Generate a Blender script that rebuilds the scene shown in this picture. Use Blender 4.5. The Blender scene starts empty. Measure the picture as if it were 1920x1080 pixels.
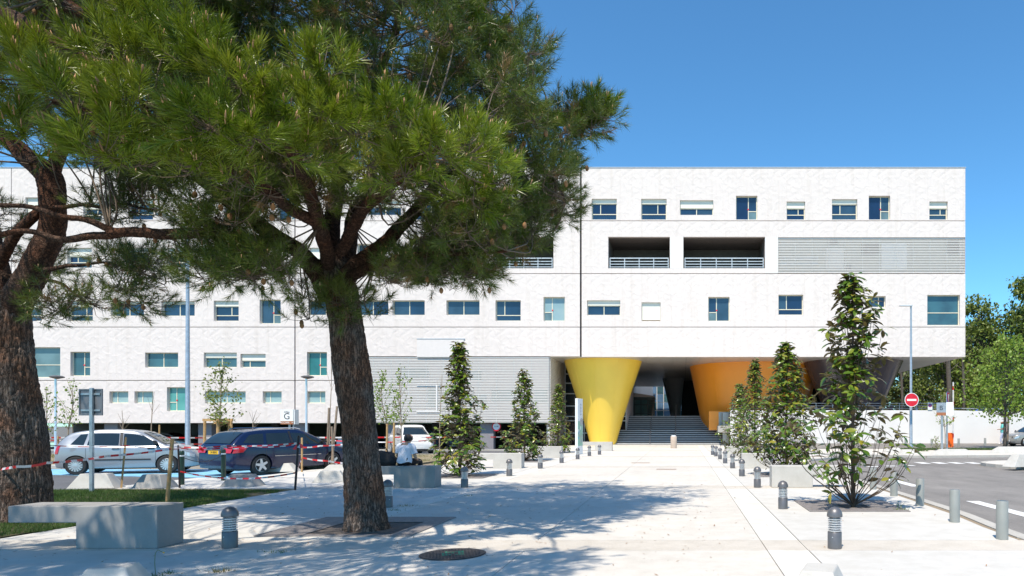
import bpy, bmesh, math, random
import numpy as np
from mathutils import Vector, Matrix, noise as mnoise
R = math.radians
S = bpy.context.scene
C = S.collection
random.seed(11)
RNG = np.random.default_rng(7)

# ---------------------------------------------------------------- camera, sky, sun
F, H, CX, CY = 1280.0, 1.55, 1281.0, 797.0      # focal length in photo pixels, eye height, foot of the optical axis
cam = bpy.data.objects.new('camera', bpy.data.cameras.new('camera'))
C.objects.link(cam)
cam.location = (0, 0, H); cam.rotation_euler = (R(90), 0, 0)
cam.data.sensor_width = 36; cam.data.lens = F / 1920 * 36
cam.data.shift_x = (960 - CX) / 1920; cam.data.shift_y = (CY - 540) / 1920
cam.data.clip_end = 3000; cam.data.clip_start = 0.1
S.camera = cam
SUN_EL, SUN_AZ = 60.0, 16.0                     # light travels towards +Y and a little +X
W = bpy.data.worlds.new('World'); S.world = W; W.use_nodes = True
wn = W.node_tree.nodes; bg = wn['Background']
sky = wn.new('ShaderNodeTexSky'); sky.sky_type = 'NISHITA'; sky.sun_disc = False
sky.sun_elevation = R(SUN_EL); sky.sun_rotation = R(180 + SUN_AZ)
sky.altitude = 60; sky.air_density = 1.0; sky.dust_density = 0.1; sky.ozone_density = 2.0
tint = wn.new('ShaderNodeMix'); tint.data_type = 'RGBA'; tint.blend_type = 'MULTIPLY'; tint.inputs[0].default_value = 1; tint.inputs[7].default_value = (0.80, 1.48, 1.80, 1)
W.node_tree.links.new(sky.outputs[0], tint.inputs[6]); W.node_tree.links.new(tint.outputs[2], bg.inputs[0]); bg.inputs[1].default_value = 0.094
sun = bpy.data.objects.new('sun', bpy.data.lights.new('sun', 'SUN')); C.objects.link(sun)
sun.data.energy = 5.0; sun.data.angle = R(0.53); sun.data.color = (1, 0.905, 0.77)
to_sun = Vector((-math.sin(R(SUN_AZ)) * math.cos(R(SUN_EL)), -math.cos(R(SUN_AZ)) * math.cos(R(SUN_EL)), math.sin(R(SUN_EL))))
sun.rotation_euler = to_sun.to_track_quat('Z', 'Y').to_euler()
sun.location = (-10, -20, 40)
S.view_settings.view_transform = 'Standard'; S.view_settings.look = 'None'
S.view_settings.exposure = 0.30; S.view_settings.gamma = 1; S.view_settings.use_curve_mapping = False
S.render.engine = 'CYCLES'
S.cycles.max_bounces = 6; S.cycles.transparent_max_bounces = 8

def G(px, py, z=0.0):
    Y = F * (H - z) / (py - CY)
    return Vector(((px - CX) / F * Y, Y, z))
def P(px, py, Y):
    return Vector(((px - CX) / F * Y, Y, H + (CY - py) / F * Y))

# ---------------------------------------------------------------- materials
def ramp(nt, fac, stops):
    n = nt.nodes.new('ShaderNodeValToRGB'); e = n.color_ramp.elements
    e[0].position, e[0].color = stops[0][0], (*stops[0][1], 1); e[1].position, e[1].color = stops[-1][0], (*stops[-1][1], 1)
    for p, c in stops[1:-1]:
        x = e.new(p); x.color = (*c, 1)
    nt.links.new(fac, n.inputs[0]); return n.outputs[0]
def new_mat(name):
    m = bpy.data.materials.new(name); m.use_nodes = True
    return m, m.node_tree, m.node_tree.nodes['Principled BSDF']
def noise_node(nt, scale, detail=4, rough=0.55, vec=None, coord='Object'):
    n = nt.nodes.new('ShaderNodeTexNoise'); n.inputs['Scale'].default_value = scale
    n.inputs['Detail'].default_value = detail; n.inputs['Roughness'].default_value = rough
    if vec is None:
        tc = nt.nodes.new('ShaderNodeTexCoord'); vec = tc.outputs[coord]
    nt.links.new(vec, n.inputs['Vector']); return n
def mapping(nt, scale=(1, 1, 1), coord='Object'):
    tc = nt.nodes.new('ShaderNodeTexCoord'); mp = nt.nodes.new('ShaderNodeMapping')
    mp.inputs['Scale'].default_value = scale; nt.links.new(tc.outputs[coord], mp.inputs['Vector']); return mp.outputs[0]
def bump(nt, b, h, strength, dist):
    n = nt.nodes.new('ShaderNodeBump'); n.inputs['Strength'].default_value = strength; n.inputs['Distance'].default_value = dist
    nt.links.new(h, n.inputs['Height']); nt.links.new(n.outputs[0], b.inputs['Normal']); return n
def mixc(nt, fac, a, b, mode='MIX'):
    n = nt.nodes.new('ShaderNodeMix'); n.data_type = 'RGBA'; n.blend_type = mode
    for v, i in ((fac, 0), (a, 6), (b, 7)):
        if hasattr(v, 'is_linked'): nt.links.new(v, n.inputs[i])
        elif i == 0: n.inputs[0].default_value = v
        else: n.inputs[i].default_value = (*v, 1)
    return n.outputs[2]
def plain(name, c, rough=0.6, metal=0.0, var=0.12, scale=4.0, bmp=0.0, bscale=60.0, spec=0.5, coat=0.0):
    m, nt, b = new_mat(name)
    n = noise_node(nt, scale, 5)
    lo = tuple(x * (1 - var) for x in c); hi = tuple(min(1, x * (1 + var)) for x in c)
    nt.links.new(ramp(nt, n.outputs[0], [(0.3, lo), (0.7, hi)]), b.inputs['Base Color'])
    b.inputs['Roughness'].default_value = rough; b.inputs['Metallic'].default_value = metal
    b.inputs['Specular IOR Level'].default_value = spec; b.inputs['Coat Weight'].default_value = coat
    if bmp: bump(nt, b, noise_node(nt, bscale, 6).outputs[0], bmp, 0.01)
    return m
def concrete(name, c, speck=0.25, sscale=180, stain=0.15, bm=0.25):
    m, nt, b = new_mat(name)
    big = noise_node(nt, 0.35, 6, 0.6); mid = noise_node(nt, 3.0, 6, 0.65); fine = noise_node(nt, sscale, 2, 0.5)
    col = ramp(nt, big.outputs[0], [(0.3, tuple(x * (1 - stain) for x in c)), (0.65, c)])
    col = mixc(nt, 1.0, col, ramp(nt, mid.outputs[0], [(0.25, (0.86, 0.85, 0.83)), (0.6, (1, 1, 1))]), 'MULTIPLY')
    col = mixc(nt, 1.0, col, ramp(nt, fine.outputs[0], [(0.32, (1 - speck,) * 3), (0.5, (1, 1, 1)), (0.75, (1.0, 0.97, 0.93))]), 'MULTIPLY')
    nt.links.new(col, b.inputs['Base Color']); b.inputs['Roughness'].default_value = 0.85
    b.inputs['Specular IOR Level'].default_value = 0.25
    bump(nt, b, fine.outputs[0], bm, 0.004); return m
def asphalt(name, c):
    m, nt, b = new_mat(name)
    big = noise_node(nt, 0.18, 6, 0.65); fine = noise_node(nt, 140, 3, 0.6); mid = noise_node(nt, 1.4, 6, 0.7, mapping(nt, (1, 0.3, 1)))
    col = ramp(nt, big.outputs[0], [(0.3, tuple(x * 0.75 for x in c)), (0.7, tuple(x * 1.25 for x in c))])
    col = mixc(nt, 1.0, col, ramp(nt, mid.outputs[0], [(0.3, (0.8,) * 3), (0.65, (1.1,) * 3)]), 'MULTIPLY')
    col = mixc(nt, 1.0, col, ramp(nt, fine.outputs[0], [(0.35, (0.65,) * 3), (0.7, (1.35,) * 3)]), 'MULTIPLY')
    nt.links.new(col, b.inputs['Base Color']); b.inputs['Roughness'].default_value = 0.9
    bump(nt, b, fine.outputs[0], 0.35, 0.006); return m
def facade_mat():
    m, nt, b = new_mat('white_relief_panel')
    tc = nt.nodes.new('ShaderNodeTexCoord'); sp = nt.nodes.new('ShaderNodeSeparateXYZ'); nt.links.new(tc.outputs['Object'], sp.inputs[0])
    def mth(op, a, v=None, c=None):
        n = nt.nodes.new('ShaderNodeMath'); n.operation = op
        for i, q in enumerate((a, v, c)):
            if q is None: continue
            if hasattr(q, 'is_linked'): nt.links.new(q, n.inputs[i])
            else: n.inputs[i].default_value = q
        return n.outputs[0]
    per = 2.28                                                        # the cast relief repeats along the wall
    ang = mth('MULTIPLY', sp.outputs[0], 2 * math.pi / per)
    cx = mth('MULTIPLY', mth('COSINE', ang), 0.36); sx = mth('MULTIPLY', mth('SINE', ang), 0.36)
    zz = mth('MODULO', mth('ADD', sp.outputs[2], 100 - 1.55 - 0.27), 3.83)
    cb = nt.nodes.new('ShaderNodeCombineXYZ'); nt.links.new(cx, cb.inputs[0]); nt.links.new(sx, cb.inputs[1]); nt.links.new(zz, cb.inputs[2])
    n1 = noise_node(nt, 1.7, 2, 0.4, cb.outputs[0]); n1.inputs['Distortion'].default_value = 1.4
    v = nt.nodes.new('ShaderNodeTexVoronoi'); v.feature = 'SMOOTH_F1'; v.inputs['Scale'].default_value = 2.0; v.inputs['Smoothness'].default_value = 0.35
    nt.links.new(cb.outputs[0], v.inputs['Vector'])
    hgt = mth('ADD', n1.outputs[0], mth('MULTIPLY', v.outputs[0], 0.30))
    bump(nt, b, hgt, 0.36, 0.10)
    st = noise_node(nt, 0.25, 5, 0.6, mapping(nt, (1, 1, 0.35))); sk = noise_node(nt, 1.0, 5, 0.7, mapping(nt, (2.6, 1, 0.16)))
    nt.links.new(mixc(nt, 1.0, ramp(nt, sk.outputs[0], [(0.28, (0.90, 0.89, 0.87)), (0.5, (1, 1, 1))]), ramp(nt, st.outputs[0], [(0.3, (0.72, 0.645, 0.60)), (0.7, (0.755, 0.678, 0.632))]), 'MULTIPLY'), b.inputs['Base Color'])
    b.inputs['Roughness'].default_value = 0.75; b.inputs['Specular IOR Level'].default_value = 0.3
    return m
def glass_mat(name, c, rough=0.03, ior=1.65, c2=None):
    m, nt, b = new_mat(name)
    n = noise_node(nt, 0.8, 2)
    nt.links.new(ramp(nt, n.outputs[0], [(0.35, c), (0.65, c2 or tuple(x * 1.5 for x in c))]), b.inputs['Base Color'])
    b.inputs['Roughness'].default_value = rough; b.inputs['IOR'].default_value = ior
    bump(nt, b, noise_node(nt, 0.5, 1).outputs[0], 0.05, 0.05)
    return m
def leaf_mat(name, top, under=None, rough=0.4, trans=0.25, var=0.35, spec=0.5, attr='tint'):
    m, nt, b = new_mat(name)
    at = nt.nodes.new('ShaderNodeAttribute'); at.attribute_name = attr
    oi = nt.nodes.new('ShaderNodeObjectInfo')
    ad = nt.nodes.new('ShaderNodeMath'); ad.operation = 'ADD'; nt.links.new(at.outputs['Fac'], ad.inputs[0])
    ml = nt.nodes.new('ShaderNodeMath'); ml.operation = 'MULTIPLY'; nt.links.new(oi.outputs['Random'], ml.inputs[0]); ml.inputs[1].default_value = 1.0
    if under: nt.links.new(ml.outputs[0], ad.inputs[1])
    else: ad.inputs[1].default_value = 0
    md = nt.nodes.new('ShaderNodeMath'); md.operation = 'FRACT'; nt.links.new(ad.outputs[0], md.inputs[0])
    if isinstance(top[0], tuple): stops = [(i / (len(top) - 1), c) for i, c in enumerate(top)]
    else: stops = [(0, tuple(x * (1 - var) for x in top)), (1, tuple(x * (1 + var) for x in top))]
    col = ramp(nt, md.outputs[0], stops)
    if under:
        ge = nt.nodes.new('ShaderNodeNewGeometry'); col = mixc(nt, ge.outputs['Backfacing'], col, under)
    nt.links.new(col, b.inputs['Base Color']); b.inputs['Roughness'].default_value = rough; b.inputs['Specular IOR Level'].default_value = spec
    tr = nt.nodes.new('ShaderNodeBsdfTranslucent'); nt.links.new(col, tr.inputs[0])
    mx = nt.nodes.new('ShaderNodeMixShader'); mx.inputs[0].default_value = trans
    nt.links.new(b.outputs[0], mx.inputs[1]); nt.links.new(tr.outputs[0], mx.inputs[2])
    nt.links.new(mx.outputs[0], nt.nodes['Material Output'].inputs[0]); return m
def bark_mat(name, dark, light, red, sc=(11, 11, 2.6)):
    m, nt, b = new_mat(name)
    mv = mapping(nt, sc)
    ns = noise_node(nt, 1.2, 4, 0.6, mv)
    wv = nt.nodes.new('ShaderNodeVectorMath'); wv.operation = 'MULTIPLY_ADD'
    nt.links.new(ns.outputs['Color'], wv.inputs[0]); wv.inputs[1].default_value = (2.3, 2.3, 2.3); nt.links.new(mv, wv.inputs[2])
    v = nt.nodes.new('ShaderNodeTexVoronoi'); v.feature = 'DISTANCE_TO_EDGE'; v.inputs['Scale'].default_value = 1.0; nt.links.new(wv.outputs[0], v.inputs['Vector'])
    big = noise_node(nt, 1.6, 4, 0.6); fine = noise_node(nt, 60, 5, 0.65)
    plate = mixc(nt, ramp(nt, big.outputs[0], [(0.42, (0, 0, 0)), (0.62, (1, 1, 1))]), light, red)
    plate = mixc(nt, 1.0, plate, ramp(nt, fine.outputs[0], [(0.3, (0.55,) * 3), (0.7, (1.25,) * 3)]), 'MULTIPLY')
    col = mixc(nt, ramp(nt, v.outputs[0], [(0.0, (0.12,) * 3), (0.22, (1, 1, 1))]), dark, plate)
    nt.links.new(col, b.inputs['Base Color']); b.inputs['Roughness'].default_value = 0.9; b.inputs['Specular IOR Level'].default_value = 0.2
    ad = nt.nodes.new('ShaderNodeMath'); ad.operation = 'MULTIPLY_ADD'; nt.links.new(fine.outputs[0], ad.inputs[0]); ad.inputs[1].default_value = 0.35
    cl = nt.nodes.new('ShaderNodeMath'); cl.operation = 'MINIMUM'; nt.links.new(v.outputs[0], cl.inputs[0]); cl.inputs[1].default_value = 0.3
    nt.links.new(cl.outputs[0], ad.inputs[2]); bump(nt, b, ad.outputs[0], 0.9, 0.06); return m
def soffit_mat():
    m, nt, b = new_mat('soffit_cladding')
    n = noise_node(nt, 0.3, 4, 0.6); nt.links.new(ramp(nt, n.outputs[0], [(0.3, (0.55, 0.53, 0.5)), (0.7, (0.64, 0.62, 0.59))]), b.inputs['Base Color'])
    b.inputs['Roughness'].default_value = 0.35; b.inputs['Metallic'].default_value = 0.3; return m
def lens_mat():
    m, nt, b = new_mat('clear_lens')
    b.inputs['Base Color'].default_value = (0.9, 0.92, 0.93, 1); b.inputs['Roughness'].default_value = 0.06
    b.inputs['Transmission Weight'].default_value = 0.85; b.inputs['IOR'].default_value = 1.3; return m
def grass_mat(name, a, c): return leaf_mat(name, [a, c], None, 0.6, 0.3)

M = dict(
    facade=facade_mat(), joint=plain('joint_grey', (0.30, 0.27, 0.27), 0.9), shutter=plain('white_shutter', (0.72, 0.665, 0.63), 0.7, var=0.03), white=plain('white_render', (0.74, 0.715, 0.69), 0.8, var=0.04, scale=0.5),
    cream=plain('cream_frame', (0.74, 0.68, 0.52), 0.5, var=0.04), blind=plain('cream_blind', (0.78, 0.76, 0.66), 0.7, var=0.03),
    glass=glass_mat('blue_glazing', (0.010, 0.030, 0.062)), glass_b=glass_mat('deep_blue_glazing', (0.006, 0.018, 0.05)), glass_c=glass_mat('slate_blue_glazing', (0.022, 0.050, 0.080)), teal=glass_mat('teal_glazing', (0.015, 0.12, 0.12)), pale=glass_mat('curtained_glazing', (0.24, 0.36, 0.38), c2=(0.32, 0.43, 0.43)),
    deepglass=glass_mat('dark_glazing', (0.008, 0.012, 0.018), 0.02, 1.5), greyglass=glass_mat('grey_glazing', (0.10, 0.16, 0.17)),
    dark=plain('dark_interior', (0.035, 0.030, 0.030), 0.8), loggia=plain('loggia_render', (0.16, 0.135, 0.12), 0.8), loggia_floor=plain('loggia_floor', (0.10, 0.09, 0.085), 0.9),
    galv=plain('galvanised_steel', (0.42, 0.46, 0.49), 0.42, 0.65, 0.15, 9), rail=plain('pale_steel_rail', (0.62, 0.64, 0.64), 0.4, 0.3),
    slat=plain('pale_louvre_slat', (0.80, 0.765, 0.72), 0.5, var=0.03), greywall=plain('grey_green_wall', (0.52, 0.49, 0.43), 0.8, var=0.03),
    yellow=plain('yellow_lacquer', (0.92, 0.63, 0.085), 0.33, var=0.05, scale=0.5, spec=0.5), orange=plain('orange_lacquer', (0.90, 0.315, 0.03), 0.33, var=0.05, scale=0.5),
    plum=plain('dark_plum_lacquer', (0.055, 0.042, 0.05), 0.25, var=0.08, scale=0.5), soffit=soffit_mat(),
    steelbollard=plain('grey_painted_steel', (0.29, 0.30, 0.28), 0.5, 0.1, 0.06, 6), boltop=plain('bollard_top_plate', (0.34, 0.36, 0.40), 0.25, 0.6, 0.05),
    anth=plain('anthracite_metal', (0.16, 0.155, 0.16), 0.42, 0.45, 0.1, 8), ring=plain('silver_louvre_ring', (0.75, 0.76, 0.78), 0.3, 0.7, 0.03), lens=lens_mat(),
    bench=concrete('shaded_cast_concrete', (0.36, 0.355, 0.345), 0.10, 120, 0.18, 0.15), block=concrete('pale_cast_concrete', (0.58, 0.565, 0.53), 0.12, 120, 0.15, 0.15),  # bench: same concrete as block, its colour darkened for pieces standing in shade
    slab=concrete('brushed_slab', (0.60, 0.585, 0.55), 0.08, 220, 0.08, 0.12), strip=concrete('white_slab', (0.66, 0.64, 0.59), 0.06, 220, 0.06, 0.1),
    agg=concrete('aggregate_paving', (0.66, 0.625, 0.57), 0.26, 110, 0.12, 0.4), jointdark=concrete('sandy_joint', (0.34, 0.27, 0.19), 0.3, 90, 0.3, 0.3),
    band=concrete('aggregate_band', (0.62, 0.575, 0.51), 0.36, 95, 0.12, 0.5),
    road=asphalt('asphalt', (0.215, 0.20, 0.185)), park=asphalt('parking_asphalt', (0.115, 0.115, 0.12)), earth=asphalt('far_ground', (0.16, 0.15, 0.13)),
    kerb=concrete('kerb_concrete', (0.52, 0.50, 0.46), 0.2, 90, 0.2, 0.3), bluepaint=plain('blue_bay_paint', (0.20, 0.46, 0.66), 0.7, 0, 0.25, 2.5, 0.3, 150), whitepaint=plain('white_road_paint', (0.72, 0.72, 0.70), 0.7, 0, 0.15, 6),
    dry=concrete('dry_turf_soil', (0.36, 0.30, 0.19), 0.4, 40, 0.35, 0.6), soil=concrete('lawn_soil', (0.10, 0.09, 0.045), 0.4, 50, 0.3, 0.6),
    bark=bark_mat('pine_bark', (0.024, 0.017, 0.014), (0.245, 0.20, 0.17), (0.30, 0.155, 0.095), (26, 26, 3.6)), limb=bark_mat('pine_limb_bark', (0.030, 0.016, 0.011), (0.135, 0.085, 0.062), (0.17, 0.075, 0.042), (16, 16, 16)),
    twig=plain('twig', (0.15, 0.115, 0.085), 0.9, var=0.3), stem=plain('magnolia_stem', (0.085, 0.06, 0.042), 0.85, var=0.3), paletrunk=plain('young_trunk', (0.30, 0.24, 0.18), 0.9, var=0.25, scale=8),
    darktrunk=plain('grey_trunk', (0.10, 0.085, 0.07), 0.9, var=0.3, scale=5),
    needle=leaf_mat('pine_needles', [(0.060, 0.095, 0.014), (0.095, 0.145, 0.018), (0.135, 0.18, 0.024), (0.19, 0.21, 0.045), (0.26, 0.15, 0.06)], None, 0.36, 0.22),
    needle_new=leaf_mat('young_pine_needles', [(0.085, 0.150, 0.010), (0.15, 0.225, 0.014), (0.22, 0.29, 0.020), (0.30, 0.34, 0.04)], None, 0.33, 0.22),
    candle=plain('pine_candle', (0.50, 0.29, 0.17), 0.8, var=0.2),
    mag=leaf_mat('magnolia_leaf', [(0.050, 0.115, 0.014), (0.080, 0.155, 0.018), (0.125, 0.205, 0.024), (0.19, 0.25, 0.030), (0.32, 0.28, 0.035)], (0.165, 0.125, 0.048), 0.25, 0.28, spec=0.7),
    lime=leaf_mat('lime_green_leaf', [(0.12, 0.21, 0.022), (0.18, 0.28, 0.03), (0.25, 0.34, 0.045)], None, 0.45, 0.35), wood_a=leaf_mat('woodland_leaf', [(0.09, 0.13, 0.02), (0.155, 0.205, 0.035), (0.22, 0.265, 0.05)], None, 0.5, 0.3),
    wood_b=leaf_mat('dark_woodland_leaf', [(0.04, 0.06, 0.012), (0.07, 0.10, 0.02), (0.105, 0.14, 0.03)], None, 0.5, 0.25), wood_c=leaf_mat('yellow_green_woodland_leaf', [(0.12, 0.165, 0.028), (0.18, 0.225, 0.04), (0.23, 0.27, 0.06)], None, 0.5, 0.3),
    lawn=grass_mat('lawn_blades', (0.045, 0.10, 0.014), (0.10, 0.17, 0.025)), straw=grass_mat('straw_blades', (0.22, 0.19, 0.07), (0.30, 0.25, 0.12)),
    stake=plain('stake_wood', (0.46, 0.29, 0.13), 0.8, var=0.2, scale=9), greyste=plain('weathered_stake', (0.25, 0.19, 0.14), 0.9, var=0.25, scale=9), greenpost=plain('dark_green_paint', (0.018, 0.045, 0.028), 0.4), blackpost=plain('dark_brown_post', (0.035, 0.022, 0.02), 0.7),
    tape_r=plain('red_tape', (0.62, 0.02, 0.025), 0.35), tape_w=plain('white_tape', (0.66, 0.65, 0.66), 0.35),
    silver=plain('silver_car_paint', (0.33, 0.35, 0.38), 0.3, 0.35, 0.02, coat=0.6), navy=plain('navy_car_paint', (0.006, 0.014, 0.055), 0.25, 0.1, 0.05, coat=0.35), whitecar=plain('white_car_paint', (0.74, 0.74, 0.72), 0.3, 0, 0.02, coat=0.6),
    greycar=plain('grey_car_paint', (0.36, 0.345, 0.32), 0.3, 0.4, 0.02, coat=0.6), steelblue=plain('blue_grey_car_paint', (0.12, 0.17, 0.22), 0.3, 0.3, 0.03, coat=0.6), blackcar=plain('black_car_paint', (0.02, 0.02, 0.024), 0.25, 0.2, 0.03, coat=0.7), bluecar=plain('bright_blue_car_paint', (0.03, 0.12, 0.42), 0.25, 0.2, 0.03, coat=0.7),
    tyre=plain('tyre_rubber', (0.022, 0.022, 0.023), 0.8), rim=plain('alloy_rim', (0.62, 0.63, 0.65), 0.3, 0.7, 0.04), trim=plain('black_trim', (0.02, 0.02, 0.022), 0.5), carglass=glass_mat('car_glass', (0.012, 0.018, 0.02), 0.02, 1.7), redlens=plain('red_lamp_lens', (0.45, 0.012, 0.02), 0.15, coat=0.8), headlens=plain('headlamp_lens', (0.55, 0.58, 0.60), 0.1, 0.3, coat=0.8), chrome=plain('chrome', (0.7, 0.7, 0.72), 0.12, 1.0, 0.02),
    plate_y=plain('yellow_number_plate', (0.75, 0.45, 0.02), 0.5), plate_w=plain('white_number_plate', (0.75, 0.75, 0.73), 0.5), signback=plain('sign_back_grey', (0.19, 0.20, 0.22), 0.5, 0.4, 0.06), signface=plain('sign_face', (0.78, 0.80, 0.81), 0.5, var=0.02), signblue=plain('sign_blue', (0.03, 0.16, 0.50), 0.4), signred=plain('sign_red', (0.60, 0.012, 0.03), 0.4), signbrown=plain('sign_brown', (0.34, 0.13, 0.055), 0.5), ink=plain('black_lettering', (0.015, 0.015, 0.018), 0.5), orangebox=plain('barrier_orange', (0.85, 0.14, 0.01), 0.45), mapgreen=plain('map_green', (0.25, 0.50, 0.38), 0.4), mapblue=plain('map_blue', (0.08, 0.36, 0.66), 0.4), stainless=plain('brushed_steel_panel', (0.36, 0.345, 0.33), 0.35, 0.7, 0.08),
    iron=plain('cast_iron', (0.060, 0.050, 0.048), 0.6, 0.4, 0.25, 12), grate=plain('grate_iron', (0.26, 0.235, 0.225), 0.7, 0.2, 0.2, 12), rust=plain('rusty_slot', (0.36, 0.17, 0.08), 0.8, 0, 0.2, 12), greenspray=plain('green_spray_paint', (0.02, 0.22, 0.13), 0.7, 0, 0.3, 25), pit=plain('tree_pit_soil', (0.095, 0.08, 0.07), 0.95, 0, 0.4, 18),
    skin=plain('skin', (0.50, 0.29, 0.20), 0.55, var=0.05), hair=plain('dark_hair', (0.02, 0.013, 0.010), 0.5, var=0.3, scale=40, bmp=0.6, bscale=90), hair_b=plain('brown_hair', (0.14, 0.065, 0.035), 0.55, var=0.3, scale=40), shirt=plain('white_cotton', (0.66, 0.67, 0.74), 0.85, var=0.05, bmp=0.5, bscale=14), trousers=plain('black_cotton', (0.014, 0.013, 0.016), 0.85), aqua=plain('aqua_scrub_cotton', (0.16, 0.60, 0.56), 0.8), pink=plain('pale_pink_cotton', (0.68, 0.48, 0.44), 0.8), paleblue=plain('pale_trouser_cotton', (0.52, 0.57, 0.74), 0.8), khaki=plain('khaki_cotton', (0.30, 0.24, 0.19), 0.8), purple=plain('purple_cotton', (0.12, 0.03, 0.13), 0.8), bag=plain('black_bag_cloth', (0.010, 0.010, 0.012), 0.7, var=0.3, bmp=0.6, bscale=20),
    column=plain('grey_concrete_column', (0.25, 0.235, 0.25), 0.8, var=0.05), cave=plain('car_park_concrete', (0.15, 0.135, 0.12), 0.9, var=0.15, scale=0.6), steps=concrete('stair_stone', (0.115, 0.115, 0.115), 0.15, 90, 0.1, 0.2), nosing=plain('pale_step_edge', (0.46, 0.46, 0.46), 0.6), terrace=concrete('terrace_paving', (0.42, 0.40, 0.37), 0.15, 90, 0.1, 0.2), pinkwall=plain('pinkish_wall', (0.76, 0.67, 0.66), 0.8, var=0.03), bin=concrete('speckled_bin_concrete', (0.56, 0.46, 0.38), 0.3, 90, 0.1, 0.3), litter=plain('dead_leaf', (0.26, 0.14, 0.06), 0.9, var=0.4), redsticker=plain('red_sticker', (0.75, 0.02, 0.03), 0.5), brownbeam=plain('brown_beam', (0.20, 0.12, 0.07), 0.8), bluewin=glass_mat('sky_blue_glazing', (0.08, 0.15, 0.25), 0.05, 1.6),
)

# ---------------------------------------------------------------- mesh helpers
class MB:
    def __init__(s): s.v = []; s.f = []; s.m = []
    def add(s, vs, fs, mi=0):
        o = len(s.v); s.v += [tuple(q) for q in vs]; s.f += [tuple(i + o for i in f) for f in fs]; s.m += [mi] * len(fs); return s
    def box(s, x0, x1, y0, y1, z0, z1, mi=0):
        return s.add([(x0, y0, z0), (x1, y0, z0), (x1, y1, z0), (x0, y1, z0), (x0, y0, z1), (x1, y0, z1), (x1, y1, z1), (x0, y1, z1)],
                     [(0, 3, 2, 1), (4, 5, 6, 7), (0, 1, 5, 4), (1, 2, 6, 5), (2, 3, 7, 6), (3, 0, 4, 7)], mi)
    def prism(s, poly, z0, z1, mi=0):
        n = len(poly); vs = [(p[0], p[1], z0) for p in poly] + [(p[0], p[1], z1) for p in poly]
        return s.add(vs, [tuple(reversed(range(n))), tuple(range(n, 2 * n))] + [(i, (i + 1) % n, n + (i + 1) % n, n + i) for i in range(n)], mi)
    def poly(s, pts, mi=0): return s.add(pts, [tuple(range(len(pts)))], mi)
    def tube(s, pts, rad, n=8, mi=0, cap=True):
        pts = [Vector(p) for p in pts]; k = len(pts)
        if not hasattr(rad, '__len__'): rad = [rad] * k
        vs = []; up = Vector((0.13, 0.21, 0.97)); a = None
        for i, p in enumerate(pts):
            d = (pts[min(i + 1, k - 1)] - pts[max(i - 1, 0)]).normalized()
            if a is None: a = d.cross(up); a = d.cross(Vector((1, 0, 0))) if a.length < 0.05 else a
            a = (a - d * a.dot(d)).normalized(); b = d.cross(a)
            for j in range(n):
                t = 2 * math.pi * j / n; vs.append(p + (a * math.cos(t) + b * math.sin(t)) * rad[i])
        fs = [(i * n + j, i * n + (j + 1) % n, (i + 1) * n + (j + 1) % n, (i + 1) * n + j) for i in range(k - 1) for j in range(n)]
        if cap: fs += [tuple(reversed(range(n))), tuple((k - 1) * n + j for j in range(n))]
        return s.add(vs, fs, mi)
    def lathe(s, prof, n=24, c=(0, 0, 0), axis='z', mi=0, cap=True):
        vs = []
        for r, z in prof:
            for j in range(n):
                t = 2 * math.pi * j / n
                q = (r * math.cos(t), r * math.sin(t), z) if axis == 'z' else (r * math.cos(t), z, r * math.sin(t))
                vs.append((q[0] + c[0], q[1] + c[1], q[2] + c[2]))
        k = len(prof)
        fs = [(i * n + j, i * n + (j + 1) % n, (i + 1) * n + (j + 1) % n, (i + 1) * n + j) for i in range(k - 1) for j in range(n)]
        if axis != 'z': fs = [tuple(reversed(f)) for f in fs]
        if cap: fs += [tuple(range(n)), tuple((k - 1) * n + j for j in range(n))]
        return s.add(vs, fs, mi)
    def build(s, name, mat, parent=None, smooth=False, bevel=0.0, fix=True):
        me = bpy.data.meshes.new(name); me.from_pydata(s.v, [], s.f)
        mats = mat if isinstance(mat, (list, tuple)) else [mat]
        for x in mats: me.materials.append(M[x] if isinstance(x, str) else x)
        if len(mats) > 1: me.polygons.foreach_set('material_index', s.m)
        if fix:
            bm = bmesh.new(); bm.from_mesh(me); bmesh.ops.recalc_face_normals(bm, faces=bm.faces); bm.to_mesh(me); bm.free()
        if smooth: me.polygons.foreach_set('use_smooth', [True] * len(me.polygons))
        o = bpy.data.objects.new(name, me); C.objects.link(o)
        if parent: o.parent = parent
        if bevel:
            b = o.modifiers.new('bevel', 'BEVEL'); b.width = bevel; b.segments = 2; b.limit_method = 'ANGLE'; b.angle_limit = R(40)
        if smooth and smooth != 'full':
            try: me.set_sharp_from_angle(angle=R(40))
            except Exception: pass
        return o
def np_mesh(name, verts, tris, mat, parent=None, tint=None, smooth=False):
    me = bpy.data.meshes.new(name); nv, nf = len(verts), len(tris); k = tris.shape[1]
    me.vertices.add(nv); me.vertices.foreach_set('co', np.ascontiguousarray(verts, dtype=np.float32).ravel())
    me.loops.add(nf * k); me.loops.foreach_set('vertex_index', np.ascontiguousarray(tris, dtype=np.int32).ravel())
    me.polygons.add(nf); me.polygons.foreach_set('loop_start', np.arange(0, nf * k, k, dtype=np.int32))
    if smooth: me.polygons.foreach_set('use_smooth', np.ones(nf, dtype=bool))
    me.update(calc_edges=True)
    if tint is not None:
        a = me.attributes.new('tint', 'FLOAT', 'POINT'); a.data.foreach_set('value', np.ascontiguousarray(tint, dtype=np.float32))
    for x in (mat if isinstance(mat, (list, tuple)) else [mat]): me.materials.append(M[x])
    o = bpy.data.objects.new(name, me); C.objects.link(o)
    if parent: o.parent = parent
    return o
def tag(o, label=None, cat=None, group=None, kind=None):
    if label: o['label'] = label
    if cat: o['category'] = cat
    if group: o['group'] = group
    if kind: o['kind'] = kind
    return o
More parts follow.
